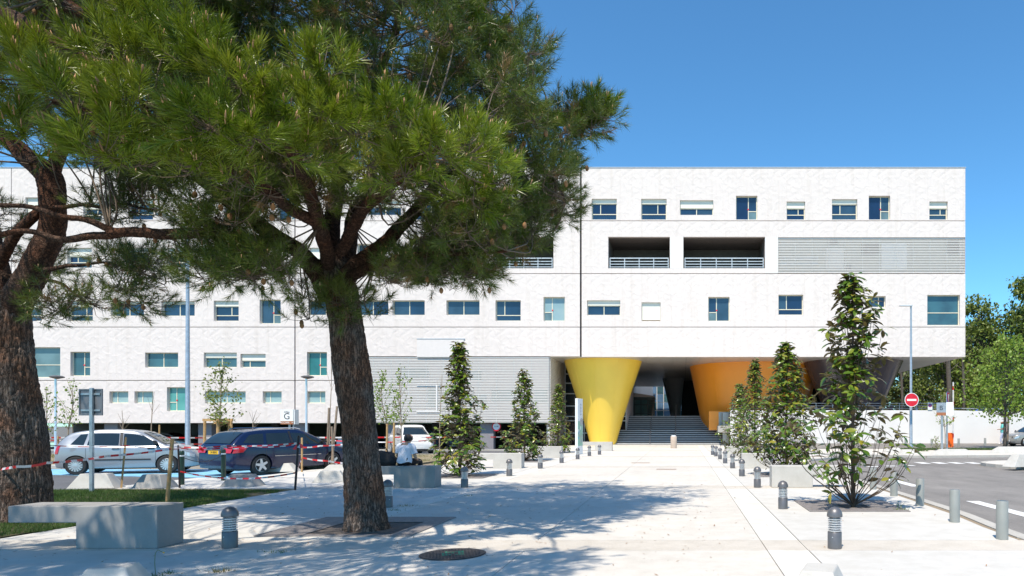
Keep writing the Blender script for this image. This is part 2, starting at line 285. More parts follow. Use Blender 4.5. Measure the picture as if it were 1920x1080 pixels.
def thing(name, loc, label, cat, group=None, rz=0.0):
    o = bpy.data.objects.new(name, None); C.objects.link(o); o.location = loc; o.rotation_euler = (0, 0, rz); o.empty_display_size = 0.2
    return tag(o, label, cat, group)
def copy_thing(src, loc, label, rz=0.0, group=None, scale=None):
    r = src.copy(); C.objects.link(r); r.location = loc; r.rotation_euler = (0, 0, rz); r['label'] = label
    if scale: r.scale = (scale,) * 3
    if group: r['group'] = group
    for ch in [c for c in src.children]:
        c = ch.copy(); C.objects.link(c); c.parent = r
        for g in ch.children:
            d = g.copy(); C.objects.link(d); d.parent = c
    return r
def struct(name, mb, mat, **k):
    return tag(mb.build(name, mat, **k), kind='structure')
def text(name, s, size, mat, parent, loc, rot=(R(90), 0, 0), ext=0.002, align='CENTER'):
    cu = bpy.data.curves.new(name, 'FONT'); cu.body = s; cu.size = size; cu.extrude = ext; cu.align_x = align; cu.align_y = 'CENTER'; cu.resolution_u = 3
    t = bpy.data.objects.new('tmp', cu); C.objects.link(t)
    me = bpy.data.meshes.new_from_object(t.evaluated_get(bpy.context.evaluated_depsgraph_get()))
    bpy.data.objects.remove(t); me.materials.clear(); me.materials.append(M[mat])
    o = bpy.data.objects.new(name, me); C.objects.link(o); o.parent = parent; o.location = loc; o.rotation_euler = rot; return o
def spline(pts, n):
    """Catmull-Rom through rows of numbers."""
    p = np.array(pts, dtype=float); p = np.vstack([2 * p[0] - p[1], p, 2 * p[-1] - p[-2]]); out = []
    k = len(p) - 3
    for i in range(k):
        m = max(1, n // k)
        for j in range(m):
            t = j / m; a, b, c, d = p[i:i + 4]
            out.append(0.5 * ((2 * b) + (-a + c) * t + (2 * a - 5 * b + 4 * c - d) * t * t + (-a + 3 * b - 3 * c + d) * t ** 3))
    out.append(p[-2]); return np.array(out)
# ================================================================ ground, paving, roads
D = 49.0
g = MB(); g.poly([(-700, -60, -0.11), (700, -60, -0.11), (700, 1500, -0.11), (-700, 1500, -0.11)])
# the sunken car park under the building is cut out of the sheet
g = MB()
for x0, x1, y0, y1 in ((-700, 700, -60, 44), (-9.6, 700, 44, 1500), (-700, -60, 44, 1500), (-60, -9.6, 70, 1500)):
    g.poly([(x0, y0, -0.11), (x1, y0, -0.11), (x1, y1, -0.11), (x0, y1, -0.11)])
struct('ground', g, 'earth')
edge_r = [(4.98, 6.0), (4.90, 8.0), (4.74, 9.4), (4.80, 10.4), (4.93, 11.8), (4.97, 17.2), (4.97, 27.0), (5.6, 30.5), (7.4, 33.2)]
plz = MB(); poly = [(-9.35, 1.0)] + [(5.0, 1.0)] + edge_r + [(7.4, 52.2), (-9.6, 52.2), (-9.6, 35.0), (-10.3, 35.0), (-10.3, 26.5), (-13.0, 24.0), (-13.0, 20.35), (-14.4, 20.1), (-14.4, 16.6), (-9.35, 16.6)]
plz.prism(poly, -0.14, -0.014)
plaza = struct('plaza_paving', plz, 'jointdark')
def slab(x0, x1, y0, y1, mat, dz=0.0):
    """one cast paving bay with open joints, its top a hair uneven"""
    j = 0.005; m = MB()
    m.prism([(x0 + j, y0 + j), (x1 - j, y0 + j), (x1 - j, y1 - j), (x0 + j, y1 - j)], -0.0135, dz)
    o = m.build('slab', mat, plaza); return o
def slab_poly(pts, mat, dz=0.0):
    m = MB(); m.prism(pts, -0.0135, dz); return m.build('slab', mat, plaza)
bands = [(8.45, 9.2), (16.65, 17.45), (24.9, 25.7), (33.2, 34.0), (41.5, 42.3)]
ys = [1.0] + [v for b in bands for v in b] + [52.15]
for i in range(len(ys) - 1):
    y0, y1 = ys[i], ys[i + 1]; isband = i % 2 == 1; dz = RNG.uniform(-0.002, 0.002)
    if isband:
        slab(-4.96, 1.04, y0, y1, 'band', dz)
        slab(-9.33, -4.96, y0, y1, 'band', -dz); slab(1.04, 1.55, y0, y1, 'band', 0)
        slab(1.55, 4.7, y0, y1, 'band', dz)
    else:
        h = (y0 + y1) / 2
        if y1 - y0 > 6:
            for a, b in ((y0, h), (h, y1)):
                slab(-4.96, -1.96, a, b, 'agg', RNG.uniform(-0.001, 0.001)); slab(-1.96, 1.04, a, b, 'agg', RNG.uniform(-0.001, 0.001))
        for a, b in ((y0, h), (h, y1)):
            slab(-5.42, -4.96, a, b, 'strip', RNG.uniform(-0.002, 0.002)); slab(1.04, 1.55, a, b, 'strip', RNG.uniform(-0.002, 0.002))
        for a, b in ((y0, h), (h, y1)): slab(-9.33, -5.42, a, b, 'slab', RNG.uniform(-0.002, 0.002))
        if y0 < 9.3 and y1 < 9: slab_poly([(1.56, y0), (4.62, y0), (4.62, y1 - .01), (1.56, y1 - .01)], 'slab')
        elif y1 < 17: slab_poly([(1.56, 9.21), (4.52, 9.21), (4.56, 10.4), (4.68, 11.8), (4.74, 16.63), (1.56, 16.63)], 'slab')
        elif y1 < 30: slab(1.55, 4.75, y0, y1, 'slab')
        else: slab_poly([(1.56, y0 + .01), (4.75 if y0 < 27 else 7.35, y0 + .01), (4.78 if y0 < 27 else 7.35, 30.4 if y0 < 27 else y1 - .01), (5.3 if y0 < 27 else 7.35, 30.8 if y0 < 27 else y1 - .01), (7.3, y1 - .01), (1.56, y1 - .01)], 'slab')
slab_poly([(-14.3, 16.7), (-9.36, 16.7), (-9.36, 20.1), (-14.3, 20.1)], 'slab', 0.001)
slab_poly([(-12.9, 20.2), (-9.36, 20.2), (-9.36, 26.4), (-10.3, 26.4), (-12.9, 23.9)], 'strip', 0.0)
# flush kerb along the road, kerbstone by kerbstone
kp = [(4.98, 6.0), (4.90, 8.0), (4.74, 9.4), (4.80, 10.4), (4.93, 11.8), (4.97, 12.8), (4.97, 13.8), (4.97, 14.8), (4.97, 15.8), (4.97, 17.2), (4.97, 18.6), (4.97, 20), (4.97, 21.5), (4.97, 23), (4.97, 25), (4.97, 27), (5.6, 30.5), (7.4, 33.2)]
for a, b in zip(kp, kp[1:]):
    a, b = Vector(a), Vector(b); d = (b - a).normalized(); n = Vector((d.y, -d.x)) * 0.07; a2, b2 = a + d * .006, b - d * .006
    m = MB(); m.prism([a2 - n * 1.9, a2 + n, b2 + n, b2 - n * 1.9], -0.10, 0.006); m.build('kerbstone', 'kerb', plaza)
rd = MB(); rd.poly([(5.0, -10, -0.075), (60, -10, -0.075), (60, 36.4, -0.075), (7.5, 36.4, -0.075), (7.2, 33.2, -0.075), (5.3, 30.4, -0.075), (4.6, 27, -0.075), (4.6, 6, -0.075)])
struct('road', rd, 'road')
ROADZ = lambda y: -0.07 + (y - 43.4) * 0.034
rb = MB(); rb.poly([(7.5, 43.4, -0.07), (60, 43.4, -0.07), (60, 51.2, ROADZ(51.2)), (7.5, 51.2, ROADZ(51.2))]); struct('access_road', rb, 'road')
mk = MB()
for y0, y1 in ((6.5, 8.6), (10.6, 14.55), (18.0, 21.0), (24, 27)):
    mk.poly([(6.02, y0, -0.068), (6.3, y0, -0.068), (6.3, y1, -0.068), (6.02, y1, -0.068)])
for i in range(7):
    x = 10.0 + i * 0.72; mk.poly([(x, 28.6, -0.068), (x + .42, 28.6, -0.068), (x + .42, 29.7, -0.068), (x, 29.7, -0.068)])
for i in range(4):
    x = 6.4 + i * 0.8; mk.poly([(x, 26.2 + i * .3, -0.068), (x + .45, 26.2 + i * .3, -0.068), (x + .45, 26.6 + i * .3, -0.068), (x, 26.6 + i * .3, -0.068)])
struct('road_marking', mk, 'whitepaint')
# far pavement with a grass verge
fp = MB(); fp.prism([(7.6, 36.4), (12.0, 33.8), (16.5, 34.6), (24, 36.8), (60, 39.0), (60, 43.3), (7.6, 43.3)], -0.11, 0.03)
far_pave = struct('far_pavement', fp, 'agg')
ke = [(7.6, 36.4), (9.8, 35.1), (12.0, 33.8), (14.2, 34.2), (16.5, 34.6), (18.4, 35.15), (20.2, 35.7), (22.1, 36.25), (24, 36.8), (27, 37.0), (30, 37.2)]
for a, b in zip(ke, ke[1:]):
    a, b = Vector(a), Vector(b); d = (b - a).normalized(); n = Vector((d.y, -d.x)) * 0.08; a2, b2 = a + d * .01, b - d * .01
    m = MB(); m.prism([a2 - n, a2 + n, b2 + n, b2 - n], -0.11, 0.036); m.build('kerbstone', 'kerb', far_pave)
ve = MB(); ve.poly([(13.2, 41.4, 0.034), (24, 41.4, 0.034), (40, 42.2, 0.034), (40, 43.1, 0.034), (13.2, 43.1, 0.034)]); struct('grass_verge', ve, 'soil')
is2 = MB(); c2 = []
for i in range(13):
    t = math.pi * (0.5 + i / 12); c2.append((14.2 + 2.3 * math.cos(t), 26.6 + 2.4 * math.sin(t)))
is2.prism(c2 + [(40, 24.2), (40, 29.0)], -0.11, 0.05); isl = struct('traffic_island', is2, 'agg')
for a, b in zip(c2, c2[1:]):
    a, b = Vector(a), Vector(b); d = (b - a).normalized(); n = Vector((d.y, -d.x)) * 0.09
    m = MB(); m.prism([a - n + d * .006, a + n + d * .006, b + n - d * .006, b - n - d * .006], -0.11, 0.056); m.build('kerbstone', 'kerb', isl)
# parking side
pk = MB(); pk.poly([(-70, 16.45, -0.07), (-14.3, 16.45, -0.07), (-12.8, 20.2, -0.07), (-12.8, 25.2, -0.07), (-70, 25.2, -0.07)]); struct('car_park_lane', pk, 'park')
bl = MB(); bl.poly([(-34, 23.4, -0.064), (-20.8, 22.15, -0.064), (-16, 21.2, -0.064), (-13.05, 20.6, -0.064), (-13.05, 24.9, -0.064), (-34, 25.0, -0.064)]); struct('blue_bay_marking', bl, 'bluepaint')
di = MB(); di.prism([(-70, 25.9), (-12.6, 25.9), (-10.4, 27.0), (-10.4, 35.4), (-70, 35.4)], -0.11, 0.05); dry = struct('dry_turf_strip', di, 'dry')
for i in range(30):
    x0 = -45 + i * 1.1
    if x0 > -12.9: break
    m = MB(); m.box(x0 + .008, x0 + 1.092, 25.25, 25.85, -0.11, 0.055 + RNG.uniform(-.003, .003)); m.build('kerbstone', 'kerb', dry)
for i in range(30):
    x0 = -45 + i * 1.18
    if x0 > -11.6: break
    m = MB(); m.box(x0 + .008, x0 + 1.172, 35.45, 35.6, -0.11, 0.06); m.build('kerbstone', 'kerb', dry)
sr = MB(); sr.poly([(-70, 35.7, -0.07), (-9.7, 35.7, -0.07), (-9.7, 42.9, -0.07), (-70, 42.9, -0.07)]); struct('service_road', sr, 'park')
sk = MB(); sk.box(-60, -9.7, 43.0, 43.3, -0.5, 0.02); struct('service_kerb', sk, 'kerb')
lw = MB(); lw.prism([(-40, 2.0), (-9.5, 2.0), (-9.42, 12.0), (-9.3, 14.2), (-9.25, 16.2), (-11.2, 16.36), (-40, 16.36)], -0.11, 0.0); struct('lawn_soil', lw, 'soil')
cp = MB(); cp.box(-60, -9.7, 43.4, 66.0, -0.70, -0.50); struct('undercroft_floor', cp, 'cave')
ut = MB(); ut.box(-9.2, 2.6, 57.74, 110, 2.0, 2.31); ut.box(2.62, 90, 51.3, 130, 1.0, 1.5); struct('upper_terrace', ut, 'terrace')

# ================================================================ the hospital block
B = thing('hospital_building', (0, D, 0), 'white relief-clad hospital block with scattered windows standing on coloured cones', 'building')
def FX(px): return (px - CX) / F * D
def FZ(py): return H + (CY - py) / F * D
def panel(name, r, holes, mat, y0=0.0, depth=0.3, parent=B, hole_depth=None):
    """a wall slab with real openings; r and holes in photo pixels on the wall plane"""
    x0, x1, z1, z0 = FX(r[0]), FX(r[2]), FZ(r[1]), FZ(r[3])
    hs = []
    for h in holes:
        a, b, c, d = FX(h[0]), FX(h[2]), FZ(h[3]), FZ(h[1])
        a, b, c, d = max(a, x0), min(b, x1), max(c, z0), min(d, z1)
        if b - a > 0.02 and d - c > 0.02: hs.append((a, b, c, d))
    xs = sorted({x0, x1, *[q for h in hs for q in h[:2]]}); zs = sorted({z0, z1, *[q for h in hs for q in h[2:]]})
    m = MB()
    for i in range(len(xs) - 1):
        for j in range(len(zs) - 1):
            cx, cz = (xs[i] + xs[i + 1]) / 2, (zs[j] + zs[j + 1]) / 2
            if any(h[0] < cx < h[1] and h[2] < cz < h[3] for h in hs): continue
            m.add([(xs[i], y0, zs[j]), (xs[i + 1], y0, zs[j]), (xs[i + 1], y0, zs[j + 1]), (xs[i], y0, zs[j + 1])], [(0, 1, 2, 3)])
    y1 = y0 + depth
    m.add([(x0, y0, z0), (x0, y1, z0), (x0, y1, z1), (x0, y0, z1)], [(0, 3, 2, 1)]); m.add([(x1, y0, z0), (x1, y1, z0), (x1, y1, z1), (x1, y0, z1)], [(0, 1, 2, 3)])
    m.add([(x0, y0, z1), (x1, y0, z1), (x1, y1, z1), (x0, y1, z1)], [(0, 1, 2, 3)]); m.add([(x0, y0, z0), (x1, y0, z0), (x1, y1, z0), (x0, y1, z0)], [(0, 3, 2, 1)])
    y2 = y0 + (hole_depth or depth)
    for a, b, c, d in hs:
        if a > x0 + .001: m.add([(a, y0, c), (a, y2, c), (a, y2, d), (a, y0, d)], [(0, 1, 2, 3)])
        if b < x1 - .001: m.add([(b, y0, c), (b, y2, c), (b, y2, d), (b, y0, d)], [(0, 3, 2, 1)])
        if d < z1 - .001: m.add([(a, y0, d), (b, y0, d), (b, y2, d), (a, y2, d)], [(0, 1, 2, 3)])
        if c > z0 + .001: m.add([(a, y0, c), (b, y0, c), (b, y2, c), (a, y2, c)], [(0, 3, 2, 1)])
    return m.build(name, mat, parent, fix=False)
# windows: x0, y0, x1, y1, kind, blind share, glass
WIN = [
 (1109.5, 372.7, 1156.5, 411.6, 'strip_l', .18, 'glass'), (1202.3, 372.7, 1249.8, 411.6, 'strip_r', .19, 'glass'), (1275, 375.3, 1337.4, 403, 'two', .48, 'glass'),
 (1380, 367, 1420, 411.6, 'door_l', .07, 'glass'), (1475, 377.7, 1509.7, 411.6, 'strip_r', .33, 'glass'), (1560, 373.3, 1607.6, 411.6, 'strip_l', .2, 'glass'),
 (1629, 367, 1669, 411.6, 'door_l', .07, 'glass'), (1742.6, 377.7, 1777, 411.6, 'strip_r', .33, 'glass'),
 (1100.8, 563, 1163, 591, 'two', .3, 'glass'), (1203, 566.8, 1238.5, 602, 'closed', 1, 'glass'), (1328, 556.7, 1368, 602, 'door_r', .06, 'glass'),
 (1459.5, 552.5, 1506, 590.5, 'strip_l', .03, 'glass'), (1626.7, 555, 1660.7, 576, 'side_r', .03, 'glass'), (1738.7, 553, 1800, 610, 'big', .03, 'teal2'),
 (1019, 556.7, 1059, 601.7, 'door_r', .05, 'pale'), (929, 563, 976.3, 601.7, 'strip_l', .04, 'glass'), (837, 563, 899, 590.7, 'two', .04, 'glass'), (735.7, 563, 796.3, 591, 'two', .08, 'glass'),
 (667, 563, 728, 591, 'two', .05, 'glass'), (578, 563, 640, 591, 'two', .05, 'glass'), (486.7, 561.7, 526.3, 606.7, 'door_l', .04, 'glass'), (400.7, 563.7, 447.5, 602, 'strip_r', .24, 'glass'),
 (302.5, 564.5, 365, 592.5, 'two', .12, 'glass'), (208, 564.5, 270, 592.5, 'two', .12, 'glass'), (128, 564, 174, 602, 'strip_r', .24, 'glass'), (30, 564, 77, 602, 'strip_l', .3, 'glass'),
 (126, 464.5, 172, 502, 'strip_l', .38, 'glass'), (314, 464.5, 358, 502, 'strip_r', .38, 'glass'), (408, 458, 448, 503, 'door_r', .05, 'glass'), (580, 464.5, 627, 502, 'strip_l', .5, 'glass'), (670, 457, 710, 502, 'door_l', .05, 'glass'), (232, 464.5, 280, 492, 'two', .3, 'glass'),
 (47.5, 370, 88, 411.6, 'closed', 1, 'glass'), (156, 379, 191, 411.6, 'strip_r', .33, 'glass'), (240, 373, 287, 411.6, 'strip_l', .2, 'glass'), (420, 373, 467, 411.6, 'strip_l', .2, 'glass'), (520, 367, 560, 411.6, 'door_l', .06, 'glass'), (690, 375, 752, 403, 'two', .4, 'glass'), (776, 373, 823, 411.6, 'strip_r', .2, 'glass'), (942, 373, 988, 411.6, 'strip_r', .2, 'glass'), (870, 367, 910, 411.6, 'door_r', .06, 'glass'),
 (45, 651, 113, 708, 'big', .03, 'greyglass'), (132, 659.5, 169, 705, 'door_l', .03, 'teal2'), (272, 661, 334, 689, 'two', .06, 'teal2'), (382, 661, 444, 689, 'two', .3, 'teal2'), (450.7, 663.5, 498, 689, 'side_l', .45, 'teal2'), (575.5, 660, 613, 704.5, 'door_l', .03, 'teal'),
 (205, 733.7, 240.5, 756, 'side_l', .04, 'pale'), (252, 733.7, 287.5, 756, 'side_l', .04, 'pale'), (313, 726, 350, 771, 'door_r', .03, 'teal3'), (384, 733.7, 460.5, 756, 'two', .04, 'pale'), (492.5, 733.7, 528, 756, 'side_l', .04, 'pale'), (575.5, 733.7, 610, 756, 'side_r', .04, 'pale'),
]
M['teal2'] = glass_mat('grey_teal_glazing', (0.035, 0.085, 0.11), c2=(0.05, 0.14, 0.17)); M['teal3'] = glass_mat('pale_teal_glazing', (0.06, 0.26, 0.25), c2=(0.10, 0.34, 0.32))
LOGGIA = [(1140.4, 444, 1256, 503), (1281.3, 444, 1434.5, 503), (925, 444, 1037.7, 503), (780, 444, 897, 503)]
LOUV = (1459, 445, 1812, 512.4)
holes = [w[:4] for w in WIN] + LOGGIA + [LOUV]
A0, A1, M0, M1, R0, R1 = 22, 551.8, 554.2, 1087.2, 1090.6, 1810
rows = [(314.6, 413.4), (414.6, 512.4), (513.6, 612.6), (613.8, 0)]
for a, b, last in ((-260, 20.6, None), (A0, A1, 712.6), (M0, M1, None), (R0, R1, 669)):
    for i, (t, u) in enumerate(rows[:3]): panel('facade_panel', (a, t, b, u), holes, 'facade', depth=.3)
    if last: panel('facade_panel', (a, 613.8, b, last), holes, 'facade')
for a, b in ((-260, 20.6), (A0, A1), (M0, 664)):
    if a != A0: panel('facade_panel', (a, 613.8, b, 712.6), holes, 'facade')
    panel('facade_panel', (a, 713.8, b, 793), holes, 'facade')
panel('facade_panel', (664.6, 613.8, M1, 668), holes, 'facade')
panel('smooth_pier', (1434.9, 444.4, 1458.6, 511.9), [], 'white', y0=-0.004, depth=.02)
panel('smooth_pier', (1256.4, 444.4, 1281, 503), [], 'white', y0=-0.004, depth=.02)
# backing wall behind the joints, with deep openings for the loggias
panel('inner_wall', (-262, 316, 1808, 668), LOGGIA + [LOUV], 'joint', y0=.42, depth=.2, hole_depth=3.2)
panel('inner_wall', (-262, 668.4, 664, 793), [], 'joint', y0=.42, depth=.2)
for v in (21.3, 553, 1088.9):
    m = MB(); m.box(FX(v) - .02, FX(v) + .02, .16, .4, FZ(668 if v > 1000 else 792), FZ(315)); m.build('expansion_joint', 'dark', B)
m = MB(); m.box(FX(-262), FX(1811), -.04, .5, FZ(314.4), FZ(313.4)); m.build('parapet_cap', 'rail', B)
m = MB(); m.box(FX(-262), FX(1809), .5, 38, FZ(322), FZ(319)); m.build('roof', 'column', B)
m = MB(); m.box(FX(1810) - .3, FX(1810) - .002, .32, 38, FZ(669), FZ(315)); m.build('side_wall', 'facade', B)
m = MB(); m.box(FX(-262), FX(1809), 37.7, 38, FZ(669), FZ(315)); m.build('rear_wall', 'white', B)
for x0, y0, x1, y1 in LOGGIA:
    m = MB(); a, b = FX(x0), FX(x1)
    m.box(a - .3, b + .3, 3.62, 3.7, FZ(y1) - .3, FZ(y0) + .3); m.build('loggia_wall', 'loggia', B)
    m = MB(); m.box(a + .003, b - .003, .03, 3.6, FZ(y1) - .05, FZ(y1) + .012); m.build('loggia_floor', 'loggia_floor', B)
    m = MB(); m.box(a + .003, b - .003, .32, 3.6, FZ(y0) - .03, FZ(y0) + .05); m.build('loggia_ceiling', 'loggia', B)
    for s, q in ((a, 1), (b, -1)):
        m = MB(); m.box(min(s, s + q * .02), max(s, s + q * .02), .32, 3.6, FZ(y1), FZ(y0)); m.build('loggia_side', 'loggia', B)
    r = MB(); n = 4 if x1 - x0 < 125 else 5
    for i in range(n + 1):
        x = a + .12 + (b - a - .24) * i / n; r.box(x - .03, x + .03, .12, .16, FZ(y1) + .015, FZ(y1) + .76)
    rl = r.build('balustrade', 'rail', B)
    for k, dz in enumerate((.74, .52, .32, .12)):
        m = MB(); m.box(a + .1, b - .1, .10, .118, FZ(y1) + dz - .025, FZ(y1) + dz + .025 + (.02 if k == 0 else 0)); m.build('rail', 'rail', rl)
def window(x0, y0, x1, y1, kind, blind, gl):
    a, b, c, d = FX(x0), FX(x1), FZ(y1), FZ(y0); t = .055; yf, yb = .21, .29
    m = MB(); m.box(a, a + t, yf, yb, c, d); m.box(b - t, b, yf, yb, c, d); m.box(a + t, b - t, yf, yb, c, c + t); m.box(a + t, b - t, yf, yb, d - t, d)
    ia, ib, ic, idd = a + t, b - t, c + t, d - t; panes = []
    bh = (d - c) * blind
    top = d - bh - .03 if blind > .1 else idd
    if blind > .1 and kind != 'closed': m.box(ia, ib, yf - .01, yb - .01, top - .05, top)
    if blind > .1 and kind != 'closed': top -= .05
    def bar_v(x, z0, z1): m.box(x - t / 2, x + t / 2, yf + .006, yb - .006, z0, z1)
    def bar_h(z, xa, xb): m.box(xa, xb, yf + .003, yb - .003, z - t / 2, z + t / 2)
    if kind == 'two':
        x = (ia + ib) / 2; bar_v(x, ic, top); panes = [(ia, x - t / 2, ic, top), (x + t / 2, ib, ic, top)]
    elif kind in ('side_l', 'side_r'):
        x = ia + (ib - ia) * (.3 if kind == 'side_l' else .66); bar_v(x, ic, top); panes = [(ia, x - t / 2, ic, top), (x + t / 2, ib, ic, top)]
    elif kind in ('strip_l', 'strip_r'):
        z = ic + (d - c) * .25; x = ia + (ib - ia) * (.33 if kind == 'strip_l' else .66); bar_h(z, ia, ib); bar_v(x, z + t / 2, top)
        panes = [(ia, ib, ic, z - t / 2), (ia, x - t / 2, z + t / 2, top), (x + t / 2, ib, z + t / 2, top)]
    elif kind in ('door_l', 'door_r'):
        x = ia + (ib - ia) * (.6 if kind == 'door_l' else .38); z = ic + (d - c) * .34; bar_v(x, ic, top)
        sa, sb = (x + t / 2, ib) if kind == 'door_l' else (ia, x - t / 2); la, lb = (ia, x - t / 2) if kind == 'door_l' else (x + t / 2, ib)
        bar_h(z, sa, sb); panes = [(la, lb, ic, top), (sa, sb, ic, z - t / 2), (sa, sb, z + t / 2, top)]
    elif kind == 'big':
        z = ic + (d - c) * .40; bar_h(z, ia, ib); panes = [(ia, ib, ic, z - t / 2), (ia, ib, z + t / 2, idd)]
    w = m.build('window', 'cream', B)
    for i, (p0, p1, q0, q1) in enumerate(panes):
        g_ = gl
        if gl == 'glass': g_ = ('glass', 'glass', 'glass_b', 'glass_c')[int(RNG.integers(0, 4))]
        if i == 1 and kind.startswith('door') and gl in ('glass', 'pale'): g_ = 'greyglass'
        k = MB(); k.box(p0, p1, yf + .03, yf + .045, q0, q1); k.build('pane', g_, w)
    if blind > .1:
        k = MB(); zz = c + .1 if kind == 'closed' else top + .05; k.box(a + .02, b - .02, .15, .2, zz, d - .002); k.build('blind', 'blind', w)
        if kind == 'closed':
            k = MB(); k.box(a + .06, b - .06, .205, .209, c + .055, c + .1); k.build('sill_gap', 'brownbeam', w)
    if kind.startswith('door'):
        x = panes[0][1] + .01 if kind == 'door_l' else panes[0][0] - .01; zk = c + (d - c) * .46; k = MB()
        k.lathe([(.055, 0), (.055, .012)], 12, (x, yf - .014, zk), 'y'); k.build('red_handle_disc', 'redsticker', w)
for w in WIN: window(*w)
# louvre screens: every slat its own piece, in front of a tinted wall
def louvre(px0, px1, py0, py1, n, back='pinkwall'):
    a, b, c, d = FX(px0), FX(px1), FZ(py1), FZ(py0)
    m = MB(); m.box(a, b - .02, .36, .40, c, d); wall = m.build('screen_wall', back, B)
    step = (d - c) / n
    for i in range(n):
        z = d - (i + .5) * step; k = MB()
        k.prism([(.05, z + .022), (.05, z - .030), (.15, z + .010), (.15, z + .034)] if back != 'pinkwall' else [(.05, z + .030), (.05, z - .030), (.15, z + .012), (.15, z + .040)], a, b)
        k.v = [(q[2], q[0], q[1]) for q in k.v]; k.build('louvre_slat', 'slat', B)
    nb = max(2, int((b - a) / 1.2))
    for i in range(nb + 1):
        x = a + .03 + (b - a - .06) * i / nb; k = MB(); k.box(x - .018, x + .018, .16, .2, c, d); k.build('louvre_upright', 'rail', B)
    return wall
wl = louvre(1459.4, 1809.5, 445.2, 512.2, 22, 'greywall')
for x0, y0, x1, y1, mt in ((1555, 448, 1572, 457, 'loggia'), (1550, 463, 1584, 503, 'white'), (1617, 455, 1650, 476, 'loggia'), (1655, 455, 1703, 503, 'signface'), (1778, 449, 1801, 476, 'loggia'), (1588, 494, 1598, 503, 'column'), (1459.6, 480, 1536, 483, 'rail'), (1459.6, 490, 1536, 493, 'rail')):
    m = MB(); m.box(FX(x0), FX(x1), .30, .34, FZ(y1), FZ(y0)); m.build('screened_opening', mt, B)
wl2 = louvre(664.8, 1029, 669, 792.6, 41)
for x0, y0, x1, y1, mt in ((740, 690, 800, 708, 'greyglass'), (800, 728, 824, 764, 'greyglass'), (920, 730, 990, 752, 'greyglass'), (840, 695, 900, 712, 'greyglass'), (1000, 730, 1025, 755, 'greyglass'), (870, 740, 910, 756, 'greyglass')):
    m = MB(); m.box(FX(x0), FX(x1), .30, .34, FZ(y1), FZ(y0)); m.build('screened_opening', mt, B)
m = MB()
for x0, y0, x1, y1 in ((781, 721, 825, 723), (817.5, 723, 820, 771), (781, 771, 825, 773)): m.box(FX(x0), FX(x1), -.01, .03, FZ(y1), FZ(y0))
m.build('screen_door_frame', 'white', B)
m = MB(); m.box(FX(782), FX(870), -.05, -.003, FZ(669.5), FZ(636)); m.build('shutter_panel', 'shutter', B)
m = MB(); m.box(FX(782), FX(872), -.07, -.003, FZ(636), FZ(635)); m.build('shutter_cap', 'galv', B)
# the screen turns the corner into the passage
xr = FX(1029); step = (FZ(669) - FZ(792.6)) / 41
for i in range(41):
    z = FZ(669) - (i + .5) * step; k = MB()
    k.box(xr + .004, xr + .09, .17, 6.2, z - .03, z + .03); k.build('louvre_slat', 'slat', B)
m = MB(); m.box(xr - .3, xr - .025, .7, 38, -.5, 6.44); m.build('passage_wall', 'pinkwall', B)
m = MB(); m.box(xr - .13, xr + .02, .25, .4, -.11, FZ(792.8)); m.build('corner_post', 'white', B)
# glazed screen behind the yellow cone
m = MB(); x0, x1 = xr + .02, -4.6
m.box(x0, x1, 6.5, 6.54, -.11, 6.44); gsc = m.build('glazed_screen', 'deepglass', B)
for z in (.9, 1.9, 2.25, 3.1, 4.1, 4.95, 5.7): k = MB(); k.box(x0, x1, 6.4, 6.49, z - .04, z + .04); k.build('mullion', 'rail', gsc)
for x in (x0 + .04, x0 + 1.6, x0 + 3.2, x1 - .04): k = MB(); k.box(x - .04, x + .04, 6.37, 6.488, -.11, 6.44); k.build('mullion', 'rail', gsc)
m = MB(); m.box(-4.75, -4.6, 6.56, 14, -.11, 6.44); m.build('passage_wall', 'pinkwall', B)
# soffit made of long cladding boards
z = FZ(669); nx = 30; xa, xb = FX(1029), FX(1810) - .31
for i in range(nx):
    a = xa + (xb - xa) * i / nx; b = xa + (xb - xa) * (i + 1) / nx
    k = MB(); k.box(a + .006, b - .006, .303, 38, z - .005, z + .05); k.build('soffit_board', 'soffit', B)
m = MB(); m.box(xa, xb, .45, 37.6, z + .06, z + .12); m.build('soffit_deck', 'dark', B)
m = MB(); m.box(xa, xb + .3, .302, 37.7, z + .121, z + .3); m.build('floor_slab', 'joint', B)
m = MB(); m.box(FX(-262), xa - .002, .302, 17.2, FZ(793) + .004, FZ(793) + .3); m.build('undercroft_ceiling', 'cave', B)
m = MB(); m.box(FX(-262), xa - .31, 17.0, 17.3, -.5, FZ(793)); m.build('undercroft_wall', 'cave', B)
for px in (-160, 19, 197, 375, 553, 731, 909):
    k = MB(); k.box(FX(px) - .48, FX(px) + .48, .5, 1.0, -.5, FZ(793)); k.build('concrete_column', 'column', B)
    k = MB(); k.box(FX(px) - .3, FX(px) + .3, 9, 9.5, -.5, FZ(793)); k.build('concrete_column', 'column', B)
